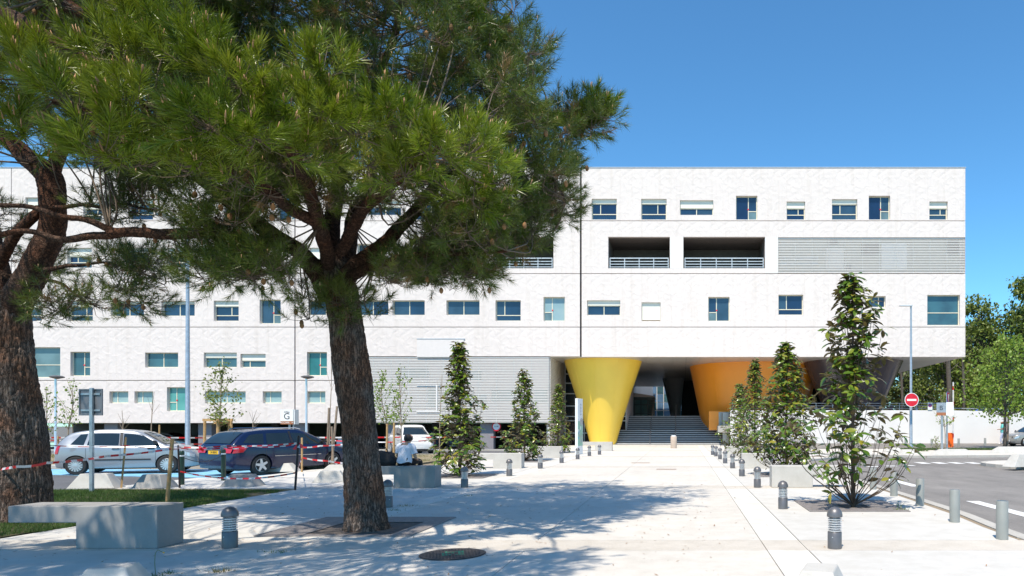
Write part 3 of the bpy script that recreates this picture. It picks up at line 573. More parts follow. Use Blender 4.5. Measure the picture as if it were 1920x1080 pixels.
# leaning coloured cones carrying the block
def cone(cx, cy, rt, rb, z0, z1, mat, name, dx=0, dy=0, n=72, lab=None):
    m = MB(); pr = []
    for i in range(15):
        t = i / 14; z = z0 + (z1 - z0) * t; r = rb + (rt - rb) * (t ** 1.12); pr.append((r, z, (1 - t)))
    vs = []
    for r, z, u in pr:
        for j in range(n): q = 2 * math.pi * j / n; vs.append((cx + dx * u + r * math.cos(q), cy + dy * u + r * math.sin(q), z))
    fs = [(i * n + j, i * n + (j + 1) % n, (i + 1) * n + (j + 1) % n, (i + 1) * n + j) for i in range(14) for j in range(n)]
    m.add(vs, fs); o = m.build(name, mat, B, smooth='full'); 
    if lab: o['label'] = lab
    for k in range(4):
        q = -math.pi / 2 + (k - 1.5) * .62 + .2; s = MB()
        pts = [(cx + dx * u + (r + .002) * math.cos(q), cy + dy * u + (r + .002) * math.sin(q), z) for r, z, u in pr]
        s.tube(pts, .009, 4); s.build('sheet_seam', mat, o)
    return o
zs_ = z - .006
cone(-6.17, 3.62, 2.98, .97, -.11, zs_, 'yellow', 'cone_pier', lab='glossy yellow inverted cone pier')
oc = cone(6.0, 8.8, 5.45, 4.0, -.11, zs_, 'orange', 'cone_pier', lab='glossy orange inverted cone pier', dx=-.2)
cone(13.25, 4.5, 3.82, 1.1, -.11, zs_, 'plum', 'cone_pier', lab='glossy dark plum inverted cone pier')
cone(-1.05, 23.0, 1.15, .5, 2.3, zs_, 'column', 'cone_pier', lab='grey inner cone pier at the back of the passage', dx=.25)
m = MB(); m.box(2.0, 4.4, 3.95, 4.9, 1.16, 2.62); dr = m.build('door_recess', 'orange', B)
k = MB(); k.box(2.75, 4.3, 3.9, 3.948, 1.16, 2.55); k.build('service_door', 'stainless', dr)
m = MB(); m.box(-.2, 17.5, 26, 26.3, 2.31, zs_); m.build('shade_back_wall', 'dark', B)  # near-black walls, back and side: deep shade of the passage put into the colour
m = MB(); m.box(17.3, 17.5, 12, 26, 2.31, zs_); m.build('shade_side_wall', 'dark', B)

# ================================================================ staircase
ST = thing('staircase', (0, 52.2, 0), 'wide stone staircase climbing between the yellow and orange cones', 'staircase')
ri, tr = .165, .31
for i in range(14):
    lo = i < 7; y = .15 + i * tr + (0 if lo else 1.2); zt = (i + 1) * ri
    xa_, xb_ = (-5.6, 3.0) if lo else (-4.9, 2.4)
    yend = .15 + 7 * tr + 1.2 if lo else 5.52
    k = MB(); k.box(xa_, xb_, y, yend - i * .001, zt - ri + .001, zt); st = k.build('step', 'steps', ST)
    k = MB(); k.box(xa_ + .01, xb_ - .01, y - .015, y + .07, zt - .058, zt + .004); k.build('step_edge', 'nosing', st)
k = MB(); k.box(3.02, 3.5, -.1, 5.0, -.11, 2.5); k.build('side_wall', 'stainless', ST)
k = MB(); k.box(-5.6, 3.0, -.2, .13, -.11, .06); k.build('bottom_kerb', 'slab', ST)
for xr_ in (-2.55, -.6):
    m = MB(); pts = [(xr_, .1, .05), (xr_, .1, 1.0), (xr_, 2.3, 2.1), (xr_, 3.5, 2.12), (xr_, 5.6, 3.25)]
    m.tube(pts, .028, 8); hr = m.build('handrail', 'anth', ST)
    for (yy, z0, z1) in ((1.2, .5, 1.55), (2.4, 1.15, 2.1), (3.5, 1.15, 2.12), (5.5, 2.3, 3.2)):
        k = MB(); k.tube([(xr_, yy, z0), (xr_, yy, z1)], .022, 6); k.build('rail_post', 'anth', hr)

# ================================================================ behind the passage
RB = thing('rear_building', (0, 96, 0), 'white and blue-glazed building seen through the passage behind the stairs', 'building')
m = MB(); m.box(-30, 6, 0, 8, 2.2, 22); m.build('wall', 'white', RB)
for i in range(12):
    for j in range(4):
        x = -9.4 + i * .95; zz = 2.5 + j * 1.15
        k = MB(); k.box(x + .04, x + .9, -.06, -.004, zz, zz + 1.05); k.build('pane', 'bluewin' if (i + j) % 3 else 'teal2', RB)
m = MB(); m.prism([(-9.0, -14), (-7.4, -14), (-4.2, -1), (-6, -1)], 4.9, 7.6); m.build('canopy_volume', 'white', RB)
m = MB(); m.prism([(-7.3, -14.2), (-4.1, -1.2), (-4.0, -1.2), (-7.2, -14.2)], 4.4, 5.6); m.build('canopy_fascia', 'brownbeam', RB)
V = thing('entrance_vestibule', (-4.6, 76, 2.31), 'dark framed glass entrance vestibule at the top of the stairs', 'vestibule')
m = MB()
for x in (-1.5, -.85, -.1, .65, 1.4): m.box(x - .05, x + .05, -.05, .05, 0, 2.1)
for zz in (.05, .55, 1.5, 2.05): m.box(-1.55, 1.45, -.045, .045, zz - .04, zz + .04)
m.box(-1.6, 1.5, -.1, 1.8, 2.1, 2.35); m.build('frame', 'anth', V)
for i, (x0, x1) in enumerate(((-1.45, -.9), (-.8, -.15), (-.05, .6), (.7, 1.35))):
    k = MB(); k.box(x0, x1, -.01, .01, .08, 2.02); k.build('pane', 'pale' if i in (1, 2) else 'teal2', V)

# ================================================================ retaining wall, railing
RW = thing('retaining_wall', (0, 51, 0), 'long white rendered wall holding up the terrace behind the road', 'wall')
m = MB(); 
m.add([(x, y, zz) for x in (3.52,) for y in (0, .28) for zz in (-.11, 2.66)] + [(20.0, 0, -.11), (20.0, 0, 2.66), (20.0, .28, -.11), (20.0, .28, 2.66)], [(0, 1, 3, 2), (0, 4, 5, 1), (2, 3, 7, 6), (1, 5, 7, 3), (4, 6, 7, 5)])
m.build('wall_body', 'white', RW)
m = MB(); m.add([(20.01, 0, -.11), (20.01, 0, 2.65), (20.01, .28, -.11), (20.01, .28, 2.65), (40, 0, -.11), (40, 0, 2.25), (40, .28, -.11), (40, .28, 2.25)], [(0, 1, 3, 2), (0, 4, 5, 1), (2, 3, 7, 6), (1, 5, 7, 3), (4, 6, 7, 5)]); m.build('ramp_wall_body', 'white', RW)
RL = thing('terrace_railing', (0, 51.14, 2.66), 'grey steel railing along the top of the white wall', 'railing')
for i in range(14):
    x = 3.7 + i * 1.25; k = MB(); k.box(x - .02, x + .02, -.02, .02, 0, .52); k.build('post', 'galv', RL)
for zz in (.52, .33, .15): k = MB(); k.tube([(3.6, 0, zz), (20.2, 0, zz)], .026, 6); k.build('rail', 'galv', RL)
k = MB(); k.tube([(20.2, 0, .15), (40, 0, -.25)], .03, 6); k.build('ramp_rail', 'galv', RL)
for i in range(9):
    x = 21.5 + i * 2; k = MB(); k.box(x - .02, x + .02, -.02, .02, -.02 - .4 * (x - 20.2) / 19.8, .15 - .4 * (x - 20.2) / 19.8); k.build('post', 'galv', RL)
# ================================================================ light bollards
def ordn(i): return ('first', 'second', 'third', 'fourth', 'fifth', 'sixth', 'seventh', 'eighth', 'ninth', 'tenth')[i]
def make_light_bollard(loc, label):
    t = thing('light_bollard', loc, label, 'light bollard', 'dome-topped light bollards lining the plaza')
    m = MB(); m.lathe([(.088, 0), (.088, .205), (.084, .21)], 28); m.build('base_post', 'anth', t, smooth=True)
    m = MB(); m.lathe([(.07, .205), (.07, .40)], 24); m.build('lens', 'lens', t, smooth=True)
    m = MB(); m.lathe([(.02, .21), (.02, .385)], 12); m.build('lamp_core', 'ring', t, smooth=True)
    for i in range(6):
        z = .226 + i * .029; m = MB(); m.lathe([(.062, z), (.086, z - .006), (.086, z + .003), (.062, z + .012)], 28, cap=False); m.build('ring', 'ring', t, smooth=True)
    m = MB(); m.lathe([(.090, .395), (.097, .40), (.097, .425), (.090, .458), (.072, .49), (.045, .512), (.012, .523), (.002, .524)], 28); m.build('dome', 'anth', t, smooth=True)
    for q in (2.2, 4.2):
        m = MB(); m.lathe([(.006, 0), (.006, .006)], 8, (.0, 0, 0)); s = m.build('screw', 'ring', t); s.location = (.088 * math.cos(q), .088 * math.sin(q), .15); s.rotation_euler = (0, R(90), q)
    return t
spots = [((1565, 1028), 'grey dome light bollard nearest the camera, in the row beside the magnolias'), ((1468, 954), 'second light bollard of the magnolia-side row, before the tree grate'), ((1420, 914), 'third light bollard of the magnolia-side row, beside the first white bench'),
 ((1391, 893), 'fourth light bollard of the magnolia-side row, counted from the camera'), ((1373.5, 878), 'fifth light bollard of the magnolia-side row, counted from the camera'), ((1359.6, 868.7), 'sixth light bollard of the magnolia-side row, counted from the camera'),
 ((1350, 861), 'third light bollard from the stairs in the magnolia-side row'), ((1342.5, 855.5), 'second light bollard from the stairs in the magnolia-side row'), ((1336, 853), 'light bollard closest to the stairs in the magnolia-side row'),
 ((431, 1027), 'grey dome light bollard standing right beside the shaded foreground bench'), ((727, 951), 'grey dome light bollard half hidden behind the big pine trunk'), ((871, 914), 'light bollard in the pine shade beside the bench with the seated woman'),
 ((955, 892.5), 'light bollard in the sun just past the first parking-side magnolia'), ((1013, 878.5), 'light bollard in front of the second parking-side magnolia'), ((1053, 868), 'light bollard in front of the third parking-side magnolia'),
 ((1083, 861), 'light bollard beside the white information pillar'), ((1105, 855), 'second light bollard from the yellow cone in the parking-side row'), ((1124, 852.5), 'light bollard closest to the yellow cone pier')]
lb0 = None
for (px, lab) in spots:
    p = G(*px)
    if lb0 is None: lb0 = make_light_bollard(p, lab)
    else: copy_thing(lb0, p, lab, rz=RNG.uniform(0, 6))
# plain steel bollards by the road
def make_bollard(loc, label):
    t = thing('steel_bollard', loc, label, 'bollard', 'plain grey steel bollards along the road')
    m = MB(); m.lathe([(.078, -.02), (.078, .515), (.075, .52)], 32); m.build('post', 'steelbollard', t, smooth=True)
    m = MB(); m.lathe([(.070, .5201), (.070, .524)], 28); m.build('top_plate', 'boltop', t); return t
sb0 = None
for px, lab in (((1879, 1011), 'plain grey bollard nearest the camera at the road edge'), ((1790, 979), 'second plain grey bollard from the camera at the road edge'), ((1725, 948), 'third plain grey bollard from the camera, beyond the corner of the tree grate'), ((1676, 930), 'fourth plain grey bollard from the camera at the road edge'), ((1637, 917.5), 'plain grey bollard behind the foreground magnolia branches, fifth from the camera'), ((1605, 905), 'plain grey bollard hidden deepest behind the foreground magnolia leaves')):
    p = G(*px)
    if sb0 is None: sb0 = make_bollard(p, lab)
    else: copy_thing(sb0, p, lab)
for k, (px, lab) in enumerate((((1698, 834), 'small far bollard before the white wall, beside the no-entry pole'), ((1747, 837), 'small far bollard between the no-entry pole and the letter B sign'), ((1797.5, 836), 'small far bollard beside the orange barrier box'), ((1847, 835), 'small far bollard nearest the two walking people'))):
    Y_ = (H + .07 + .034 * 43.4) / ((px[1] - CY) / F + .034); p = Vector(((px[0] - CX) / F * Y_, Y_, ROADZ(Y_))); copy_thing(sb0, p, lab, scale=1.0, group='far bollards before the white wall')
# ================================================================ L-shaped concrete benches
def make_bench(loc, label, mat, flip=1, rz=0.0):
    t = thing('concrete_bench', loc, label, 'bench', 'cantilevered concrete benches', rz)
    m = MB(); x = lambda v: v * flip
    pr = [(x(0), 0), (x(1.02), 0), (x(1.02), .535), (x(-.85), .535), (x(-.85), .325), (x(0), .325)]
    k = MB(); k.prism(pr, 0, .46); k.v = [(q[0], q[2], q[1]) for q in k.v]; k.build('bench_body', mat, t, bevel=.012)
    k = MB(); k.box(min(x(.02), x(1.0)), max(x(.02), x(1.0)), .02, .44, -.012, -.0005); k.build('shadow_gap', 'jointdark', t)
    return t
make_bench((-7.61, 8.55, .0), 'shade-darkened concrete cantilever bench in the foreground', 'bench')
make_bench((-7.15, 16.85, 0), 'shade-darkened concrete bench on which the woman in white sits', 'bench')
make_bench((-6.80, 24.4, 0), 'white concrete bench beside the second parking-side magnolia', 'block')
make_bench((-6.80, 32.4, 0), 'white concrete bench beside the third parking-side magnolia', 'block')
make_bench((-5.3, 41.0, 0), 'white concrete bench farthest off, by the information pillar', 'block')
make_bench((3.22, 16.95, 0), 'white concrete bench in front of the second plaza magnolia near the road', 'block', -1)
make_bench((3.12, 24.4, 0), 'white concrete bench third from the stairs, behind the bollard row', 'block', -1)
make_bench((3.07, 32.4, 0), 'white concrete bench closest to the stairs, behind the bollard row', 'block', -1)
# ================================================================ concrete wheel-stop blocks
def make_block(loc, label, L, rz, mat='block', wd=.5, h=.32, tl=.55):
    t = thing('wheel_stop_block', loc, label, 'concrete block', 'pale concrete wheel-stop blocks', rz)
    m = MB(); a, b = L / 2, L / 2 * tl; q = wd / 2; r = q * .55
    m.add([(-a, -q, 0), (a, -q, 0), (a, q, 0), (-a, q, 0), (-b, -r, h), (b, -r, h), (b, r, h), (-b, r, h)], [(0, 3, 2, 1), (4, 5, 6, 7), (0, 1, 5, 4), (1, 2, 6, 5), (2, 3, 7, 6), (3, 0, 4, 7)])
    m.build('block_body', mat, t, bevel=.012); return t
bk = [((181, 915, 1.02, .22, 'pale concrete block behind the grey sign post on the lawn edge', .36)), (292, 914, .86, -.12, 'shaded concrete block behind the tall leaning wooden stake', .33), (456, 911, .88, 0.0, 'shaded concrete block below the sagging tape', .3),
      (527, 884, 1.15, .05, 'pale concrete block touching the rear wheel of the navy car', .28), (620, 903, .85, .35, 'pale tilted concrete block just beside the big pine trunk', .3), (640, 886, 1.3, .45, 'pale concrete block half hidden by the big pine trunk', .26),
      (1704, 833, 2.1, 0, 'white block at the foot of the no-entry pole', .34), (1704, 853, 1.2, .1, 'small white block in front of the no-entry pole', .26), (1674, 849, 1.1, 0, 'white block on the far pavement nearest the magnolia', .26), (1786, 854, 2.3, .05, 'long white block below the letter B sign', .3),
      (1866, 836, 2.6, 0, 'long white block behind the lime-green tree', .25), (1898, 850, 2.6, .05, 'long white block below the grey car', .34), (1922, 877, 1.7, .4, 'white block on the traffic island at the picture edge', .45),
      (1537, 1122, .7, 1.25, 'pale concrete block cut off by the bottom picture edge', .28), (212, 1108, .55, .3, 'low pale block cut off at the bottom beside the bench', .24)]
for x, y, L, rz, lab, h in bk:
    p = G(x, y); 
    if y < 860 and x > 1600: p.z = -.075 if y < 838 else .03
    if x > 1910: p.z = .05
    make_block(p, lab, L, rz, 'bench' if 'shaded' in lab else 'block', .5 if L < 1.5 else .55, h)  # blocks in the shade get the darkened copy of the concrete
# ================================================================ grates, manhole, drain slots
def grate(name, x0, x1, y0, y1, hole, label, n):
    t = thing(name, ((x0 + x1) / 2, (y0 + y1) / 2, 0.003), label, 'tree grate')
    hx, hy, hr = hole; a, b = x0 - (x0 + x1) / 2, x1 - (x0 + x1) / 2; c, d = y0 - (y0 + y1) / 2, y1 - (y0 + y1) / 2; hx -= (x0 + x1) / 2; hy -= (y0 + y1) / 2
    m = MB(); m.box(a, b, c, d, .0005, .002); m.build('pit', 'pit', t)
    fr = MB()
    fr.box(a, b, c - .02, c, 0, .014); fr.box(a, b, d, d + .02, 0, .014); fr.box(a - .02, a, c - .02, d + .02, 0, .0135); fr.box(b, b + .02, c - .02, d + .02, 0, .0135); fr.box(-.006, .006, c, hy - hr, .002, .0145); fr.box(-.006, .006, hy + hr, d, .002, .0145)
    fr.build('frame', 'grate', t)
    m = MB()
    def cut(v, w, lo, hi, hc, hv):
        if abs(v - hc) < hr: 
            return [(lo, hv - hr), (hv + hr, hi)]
        return [(lo, hi)]
    for i in range(n):
        x = a + (b - a) * (i + .5) / n; w = (b - a) / n * .30
        for u, v in cut(x, 0, c, d, hx, hy): m.box(x - w, x + w, u, v, .002, .0125)
        y = c + (d - c) * (i + .5) / n; w = (d - c) / n * .22
        for u, v in cut(y, 0, a, b, hy, hx): m.box(u, v, y - w, y + w, .002, .0115)
    o = m.build('grid_bars', 'grate', t); o['kind'] = 'stuff'
    m = MB(); k = hr; m.box(hx - k, hx + k, hy - k - .012, hy - k, .002, .013); m.box(hx - k, hx + k, hy + k, hy + k + .012, .002, .013); m.box(hx - k - .012, hx - k, hy - k, hy + k, .002, .013); m.box(hx + k, hx + k + .012, hy - k, hy + k, .002, .013); m.build('rim', 'grate', t)
    return t
grate('tree_grate', -5.95, -3.82, 9.5, 11.4, (-4.72, 10.2, .62), 'dark iron tree grate around the big pine trunk', 56)
grate('tree_grate', 2.28, 4.04, 12.2, 13.95, (3.22, 12.9, .28), 'dark iron tree grate under the foreground magnolia', 48)
for k, (x, y, lab) in enumerate(((3.1, 21.2, 'iron tree grate beside the first white bench, shaded by the second magnolia'), (-6.74, 20.7, 'iron tree grate under the first parking-side magnolia'), (-6.8, 29.2, 'iron tree grate under the second parking-side magnolia'))):
    grate('tree_grate', x - .9, x + .9, y - .88, y + .88, (x, y, .28), lab, 18)
mh = thing('manhole_cover', (-2.76, 8.18, .004), 'round iron manhole cover with a green sprayed mark', 'manhole cover', rz=.35)
m = MB(); m.lathe([(.37, 0), (.37, .006), (.36, .0075)], 40); m.build('cover_plate', 'iron', mh)
m = MB()
for i in range(-9, 10):
    x = i * .037; L = math.sqrt(max(.001, .335 ** 2 - x * x))
    for j in range(int(L / .045) * 2):
        y = -L + .02 + j * .045
        if y + .028 > L: break
        m.box(x - .011, x + .011, y, y + .03, .0076, .011)
o = m.build('tread_studs', 'iron', mh); o['kind'] = 'stuff'
m = MB()
for i in range(-3, 4):
    for j in range(-3, 4):
        if (abs(i) < 2 and abs(j) < 2 and (i or j)) or RNG.random() < .2: continue
        m.box(i * .037 - .014, i * .037 + .014, j * .037 - .015, j * .037 + .015, .0112, .0122)
m.build('green_mark', 'greenspray', mh)
m = MB(); m.lathe([(.375, -.001), (.385, .002)], 40); m.build('seat_ring', 'iron', mh)
for (x0, x1, y, lab) in ((1184, 1218, 868, 'rusty drain slot farther along the plaza'), (1231, 1268, 880, 'rusty drain slot nearer in the plaza')):
    a, b = G(x0, y), G(x1, y); t = thing('drain_slot', ((a.x + b.x) / 2, a.y, .003), lab, 'drain'); w = (b.x - a.x) / 2
    m = MB(); m.box(-w, w, -.11, .11, 0, .004); m.build('slot_frame', 'rust', t); m = MB()
    for i in range(9): xx = -w + .04 + i * (2 * w - .08) / 8; m.box(xx - .018, xx + .018, -.09, .09, .0042, .006)
    m.build('slot_bars', 'iron', t)
# ================================================================ bin and information pillar
p = G(1263.2, 840.6); t = thing('litter_bin', p, 'round speckled concrete litter bin standing before the stairs', 'litter bin')
m = MB(); m.lathe([(.20, 0), (.205, .02), (.205, .78), (.19, .80), (.17, .80)], 28); m.build('bin_body', 'bin', t, smooth=True)
m = MB(); m.lathe([(.165, .80), (.165, .84), (.12, .86), (.10, .80)], 24); m.build('bin_liner_rim', 'signface', t, smooth=True)
p = G(1085, 852); t = thing('information_pillar', p, 'tall white information pillar with a map by the yellow cone', 'sign pillar', rz=R(77))
m = MB(); m.box(-.32, .42, -.07, .07, 0, 2.95); m.build('pillar_body', 'signface', t, bevel=.01)
m = MB(); m.box(-.27, .36, -.078, -.0705, .45, 1.75); mp = m.build('map_panel', 'mapgreen', t)
for i in range(9):
    a, b = RNG.uniform(-.3, .2), RNG.uniform(.5, 1.5); m = MB(); m.box(a, a + RNG.uniform(.06, .16), -.081, -.0785 - i * .0002, b, b + RNG.uniform(.05, .2)); m.build('map_area', ('mapblue', 'signface', 'galv')[i % 3], mp)
m = MB(); m.lathe([(.2, 0), (.2, .006)], 24, (.2, -.079, 1.72), 'y'); m.build('round_emblem', 'galv', t)
m = MB()
for i in range(4): m.box(-.05 + .1, .2, -.079, -.0708, 2.1 + i * .17, 2.13 + i * .17)
m.box(.1, .13, -.079, -.0709, 2.05, 2.7); m.build('pictogram', 'galv', t)
# ================================================================ lamps, poles, signs
def pole(t, h, r0, r1, mat='galv', name='pole'):
    m = MB(); m.lathe([(r0 * 1.25, 0), (r0 * 1.25, .25), (r0, .3), (r1, h)], 18); return m.build(name, mat, t, smooth=True)
t = thing('street_lamp', G(352, 866, -.0), 'tall galvanised lamp post between the two parked cars', 'street lamp'); t.location.z = .05
pole(t, 9.6, .10, .055); m = MB(); m.tube([(0, 0, 9.6), (0, -.1, 9.75), (.1, -1.0, 9.85)], .04, 8); m.build('arm', 'galv', t)
m = MB(); m.box(-.05, .25, -1.7, -.9, 9.8, 9.92); m.build('lamp_head', 'galv', t, bevel=.03)
for px, base, top, lab in ((104.5, 855, 707, 'small car-park lamp with a flat disc head behind the silver car'), (574.5, 853, 707, 'small car-park lamp with a flat disc head beyond the navy car')):
    p = G(px, base); t = thing('car_park_lamp', (p.x, p.y, .05), lab, 'street lamp', 'small disc-head lamps'); h = 1.55 + (CY - top) / F * p.y - .05
    pole(t, h, .055, .05, 'ring')
    m = MB(); m.lathe([(.05, -.10), (.30, -.02), (.31, .02), (.2, .07), (.02, .09)], 24); o = m.build('lamp_head', 'anth', t, smooth=True); o.location = (.06, 0, h)
    m = MB(); m.lathe([(.16, -.06), (.25, -.035)], 20); q = m.build('lamp_glass', 'lens', o)
p = G(1708, 843); t = thing('street_lamp', (p.x, p.y, .03), 'tall pale lamp post carrying the round red no-entry sign', 'street lamp')
pole(t, 9.05, .10, .055); m = MB(); m.box(-.72, .08, -.14, .14, 9.02, 9.10); m.build('lamp_head', 'rail', t, bevel=.02)
p = G(1708, 843.6); t = thing('no_entry_sign', (p.x, p.y - .12, .03), 'round red no-entry sign with a white bar on the lamp post', 'road sign')
zc = H + (CY - 750) / F * p.y - .03
for r, y0, mt, nm in ((.435, -.02, 'signface', 'white_edge'), (.40, -.0235, 'signred', 'red_disc')):
    m = MB(); m.lathe([(r, 0), (r, .02 if mt == 'signface' else .0032)], 40, (0, y0, zc), 'y'); m.build(nm, mt, t)
m = MB(); m.box(-.29, .29, -.0268, -.0237, zc - .06, zc + .06); m.build('white_bar', 'signface', t)
m = MB(); m.box(-.06, .06, .001, .05, zc - .2, zc + .2); m.build('bracket', 'galv', t)
# sign seen from the back
p = G(172, 922); t = thing('road_sign', p, 'grey back of a square sign on a galvanised post on the lawn', 'road sign', rz=R(-6))
zt = H + (CY - 729) / F * p.y
m = MB(); m.box(-.04, .04, -.03, .03, -.1, zt + .02); m.build('post', 'galv', t, bevel=.008)
m = MB(); m.box(-.36, .24, .035, .05, zt - .62, zt); bkp = m.build('sign_back', 'signback', t)
m = MB(); m.box(-.36, .24, .02, .0348, zt - .62, zt - .59); m.box(-.36, .24, .02, .0348, zt - .03, zt); m.box(-.36, -.335, .0205, .0346, zt - .59, zt - .03); m.box(.215, .24, .0205, .0346, zt - .59, zt - .03); m.build('folded_rim', 'signback', t)
for zz in (zt - .5, zt - .12): m = MB(); m.box(-.3, .2, .012, .0198, zz - .02, zz + .02); m.build('clamp_rail', 'galv', t)
# G sign
p = G(547, 858); t = thing('direction_sign', (p.x, p.y, .05), 'white sign with a black letter G and a brown strip behind the navy car', 'sign')
z1 = H + (CY - 768) / F * p.y - .05; w = 23.5 / F * p.y; hh = 27.5 / F * p.y
for x in (-.1, .08): m = MB(); m.tube([(x, 0, -.05), (x, 0, z1)], .05 if x < 0 else .03, 10); m.build('post', 'galv', t, smooth=True)
xc = (540.5 - 547) / F * p.y
m = MB(); m.box(xc - w / 2, xc + w / 2, -.12, -.06, z1 - hh * .78, z1); m.build('white_panel', 'signface', t)
m = MB(); m.box(xc - w / 2, xc + w / 2, -.12, -.06, z1 - hh, z1 - hh * .782); m.build('brown_panel', 'signbrown', t)
m = MB(); m.box(xc + w / 2 + .05, xc + w / 2 + .09, -.15, .2, z1 - hh * 1.0, z1 + .0); m.build('edge_panel', 'signface', t)
text('letter', 'G', .42, 'ink', t, (xc, -.123, z1 - hh * .48)); text('small_lettering', 'Allée', .13, 'ink', t, (xc, -.123, z1 - hh * .17)); text('strip_lettering', 'ACCUEIL  →', .11, 'signface', t, (xc, -.123, z1 - hh * .89))
# B sign and priority sign
p = G(1766, 848); t = thing('direction_sign', (p.x, p.y, .03), 'grey double-sided panel with a letter B on a post', 'sign', rz=R(-24)); s = p.y / F
m = MB(); m.tube([(0, 0, -.03), (0, 0, 80 * s)], .06, 10); m.build('post', 'galv', t, smooth=True)
z0, z1 = (848 - 780) * s, (848 - 756) * s
m = MB(); m.box(-.28, .22, -.1, -.05, z0, z1); m.build('grey_panel', 'galv', t); m = MB(); m.box(-.28, .22, -.105, -.1005, z0, z0 + .17); m.build('brown_panel', 'signbrown', t)
m = MB(); m.box(.235, .62, -.08, -.03, z0, z1 + .02); m.build('edge_panel', 'signface', t)
text('letter', 'B', .36, 'ink', t, (-.03, -.103, (z0 + z1) / 2 + .05))
p = G(1775.5, 845); t = thing('priority_sign', (p.x, p.y, .03), 'blue-backed triangle road sign turned sideways on a post by the barrier', 'road sign', rz=R(62)); s = p.y / F
m = MB(); m.tube([(0, 0, -.03), (0, 0, 108 * s)], .055, 10); m.build('post', 'galv', t, smooth=True)
za, zb = (845 - 763) * s, (845 - 737) * s
m = MB(); m.prism([(-.42, zb), (.42, zb), (0, za)], -.09, -.06); m.v = [(q[0], q[2], q[1]) for q in m.v]; m.build('triangle', 'signred', t)
m = MB(); m.prism([(-.25, zb - .11), (.25, zb - .11), (0, za + .22)], -.094, -.0905); m.v = [(q[0], q[2], q[1]) for q in m.v]; m.build('triangle_face', 'signface', t)
m = MB(); m.box(-.46, .46, -.0595, -.05, za - .02, zb + .04); m.build('blue_back', 'signblue', t); m = MB(); m.box(-.2, .2, -.07, -.04, za - .26, za - .04); m.build('small_plate', 'mapblue', t)
p = G(1743, 842); t = thing('no_parking_sign', (FX(1743) * 51.05 / 49, 50.98, 2.68), 'small round blue and red no-parking sign on the terrace railing', 'road sign')
m = MB(); m.box(-.17, .17, -.03, -.01, 0, .55); m.build('white_plate', 'signface', t)
m = MB(); m.lathe([(.14, 0), (.14, .004)], 28, (0, -.035, .34), 'y'); m.build('red_ring', 'signred', t); m = MB(); m.lathe([(.10, 0), (.10, .003)], 28, (0, -.0385, .34), 'y'); m.build('blue_disc', 'signblue', t)
m = MB(); m.add([(-.085, -.0388, .40), (-.06, -.0388, .425), (.085, -.0388, .28), (.06, -.0388, .255)], [(0, 1, 2, 3)]); m.build('red_bar', 'signred', t, fix=False)
p = G(1781.5, 839.5); t = thing('barrier', (p.x, p.y, -.0), 'orange car-park barrier box with its red and white arm raised', 'barrier')
m = MB(); m.box(-.17, .17, -.17, .17, 0, 1.02); m.build('orange_box', 'orangebox', t, bevel=.02)
for i in range(14):
    m = MB(); m.box(.09, .17, -.22, -.175, .7 + i * .27, .7 + (i + 1) * .27 - .002); m.build('arm_section', 'tape_w' if i % 4 else 'signred', t)
p = P(913, 800, 47.0); t = thing('height_limit_sign', (p.x, D + .36, p.z), 'round white sign with a red ring under the louvred screen', 'road sign')
m = MB(); m.lathe([(.33, 0), (.33, .03)], 32, (0, 0, 0), 'y'); m.build('red_ring', 'signred', t); m = MB(); m.lathe([(.245, 0), (.245, .003)], 32, (0, -.0032, 0), 'y'); m.build('white_face', 'signface', t)
text('lettering', '1m90', .15, 'ink', t, (0, -.006, 0)); m = MB(); m.box(-.03, .03, .031, .13, -.3, .3); m.build('bracket', 'galv', t)
# ================================================================ posts and stakes
def stake(px, py_base, px_top, py_top, r, mat, name, label, cat='stake', z=0.0, square=False):
    p = G(px, py_base, z); q = P(px_top, py_top, p.y); t = thing(name, p, label, cat)
    m = MB(); d = q - p
    m.tube([(0, 0, -.05), d * .5 + Vector((.004, 0, 0)), d], [r, r * .97, r * .94], 4 if square else 9); m.build('shaft', mat, t, smooth=not square)
    m = MB(); m.tube([d * .999, d * 1.004], [r * .95, r * .7], 4 if square else 9); m.build('cut_top', mat, t); return q
stake(227, 915, 236, 820, .028, 'stake', 'wooden_stake', 'thin wooden stake in front of the silver car door', square=True)
stake(313, 942, 323, 824, .036, 'stake', 'wooden_stake', 'tall wooden stake leaning behind the foreground bench')
stake(337, 915, 334, 835, .022, 'blackpost', 'metal_post', 'thin dark post wrapped in tape at the nose of the silver car', 'post')
stake(553, 919, 560, 817, .026, 'blackpost', 'metal_post', 'dark leaning post with bunched tape by the navy car', 'post')
stake(566, 885, 566, 821, .032, 'stake', 'wooden_stake', 'wooden stake tied with tape beside the navy car wing')
for px, b, tp, lab in ((341, 909, 845, 'dark green steel post at the silver car nose'), (419, 901, 842, 'dark green steel post behind the navy car number plate')):
    p = G(px, b); hh = 1.55 + (CY - tp) / F * p.y; t = thing('green_post', p, lab, 'post', 'dark green steel posts')
    m = MB(); m.lathe([(.058, 0), (.058, hh * .83)], 18); m.build('shaft', 'greenpost', t, smooth=True); m = MB(); m.lathe([(.059, hh * .831), (.059, hh * .87)], 18); m.build('white_band', 'signface', t); m = MB(); m.lathe([(.055, hh * .8702), (.058, hh * .9), (.058, hh * .97), (.04, hh)], 18); m.build('head', 'greenpost', t, smooth=True)
ch = MB(); a, b = G(341, 909), G(419, 901); a.z, b.z = .72, .72
ch.tube([a.lerp(b, i / 14) - Vector((0, 0, .16 * math.sin(math.pi * i / 14))) for i in range(15)], .009, 5); tag(ch.build('chain', 'iron'), 'thin drooping chain between the two dark green posts', 'chain')
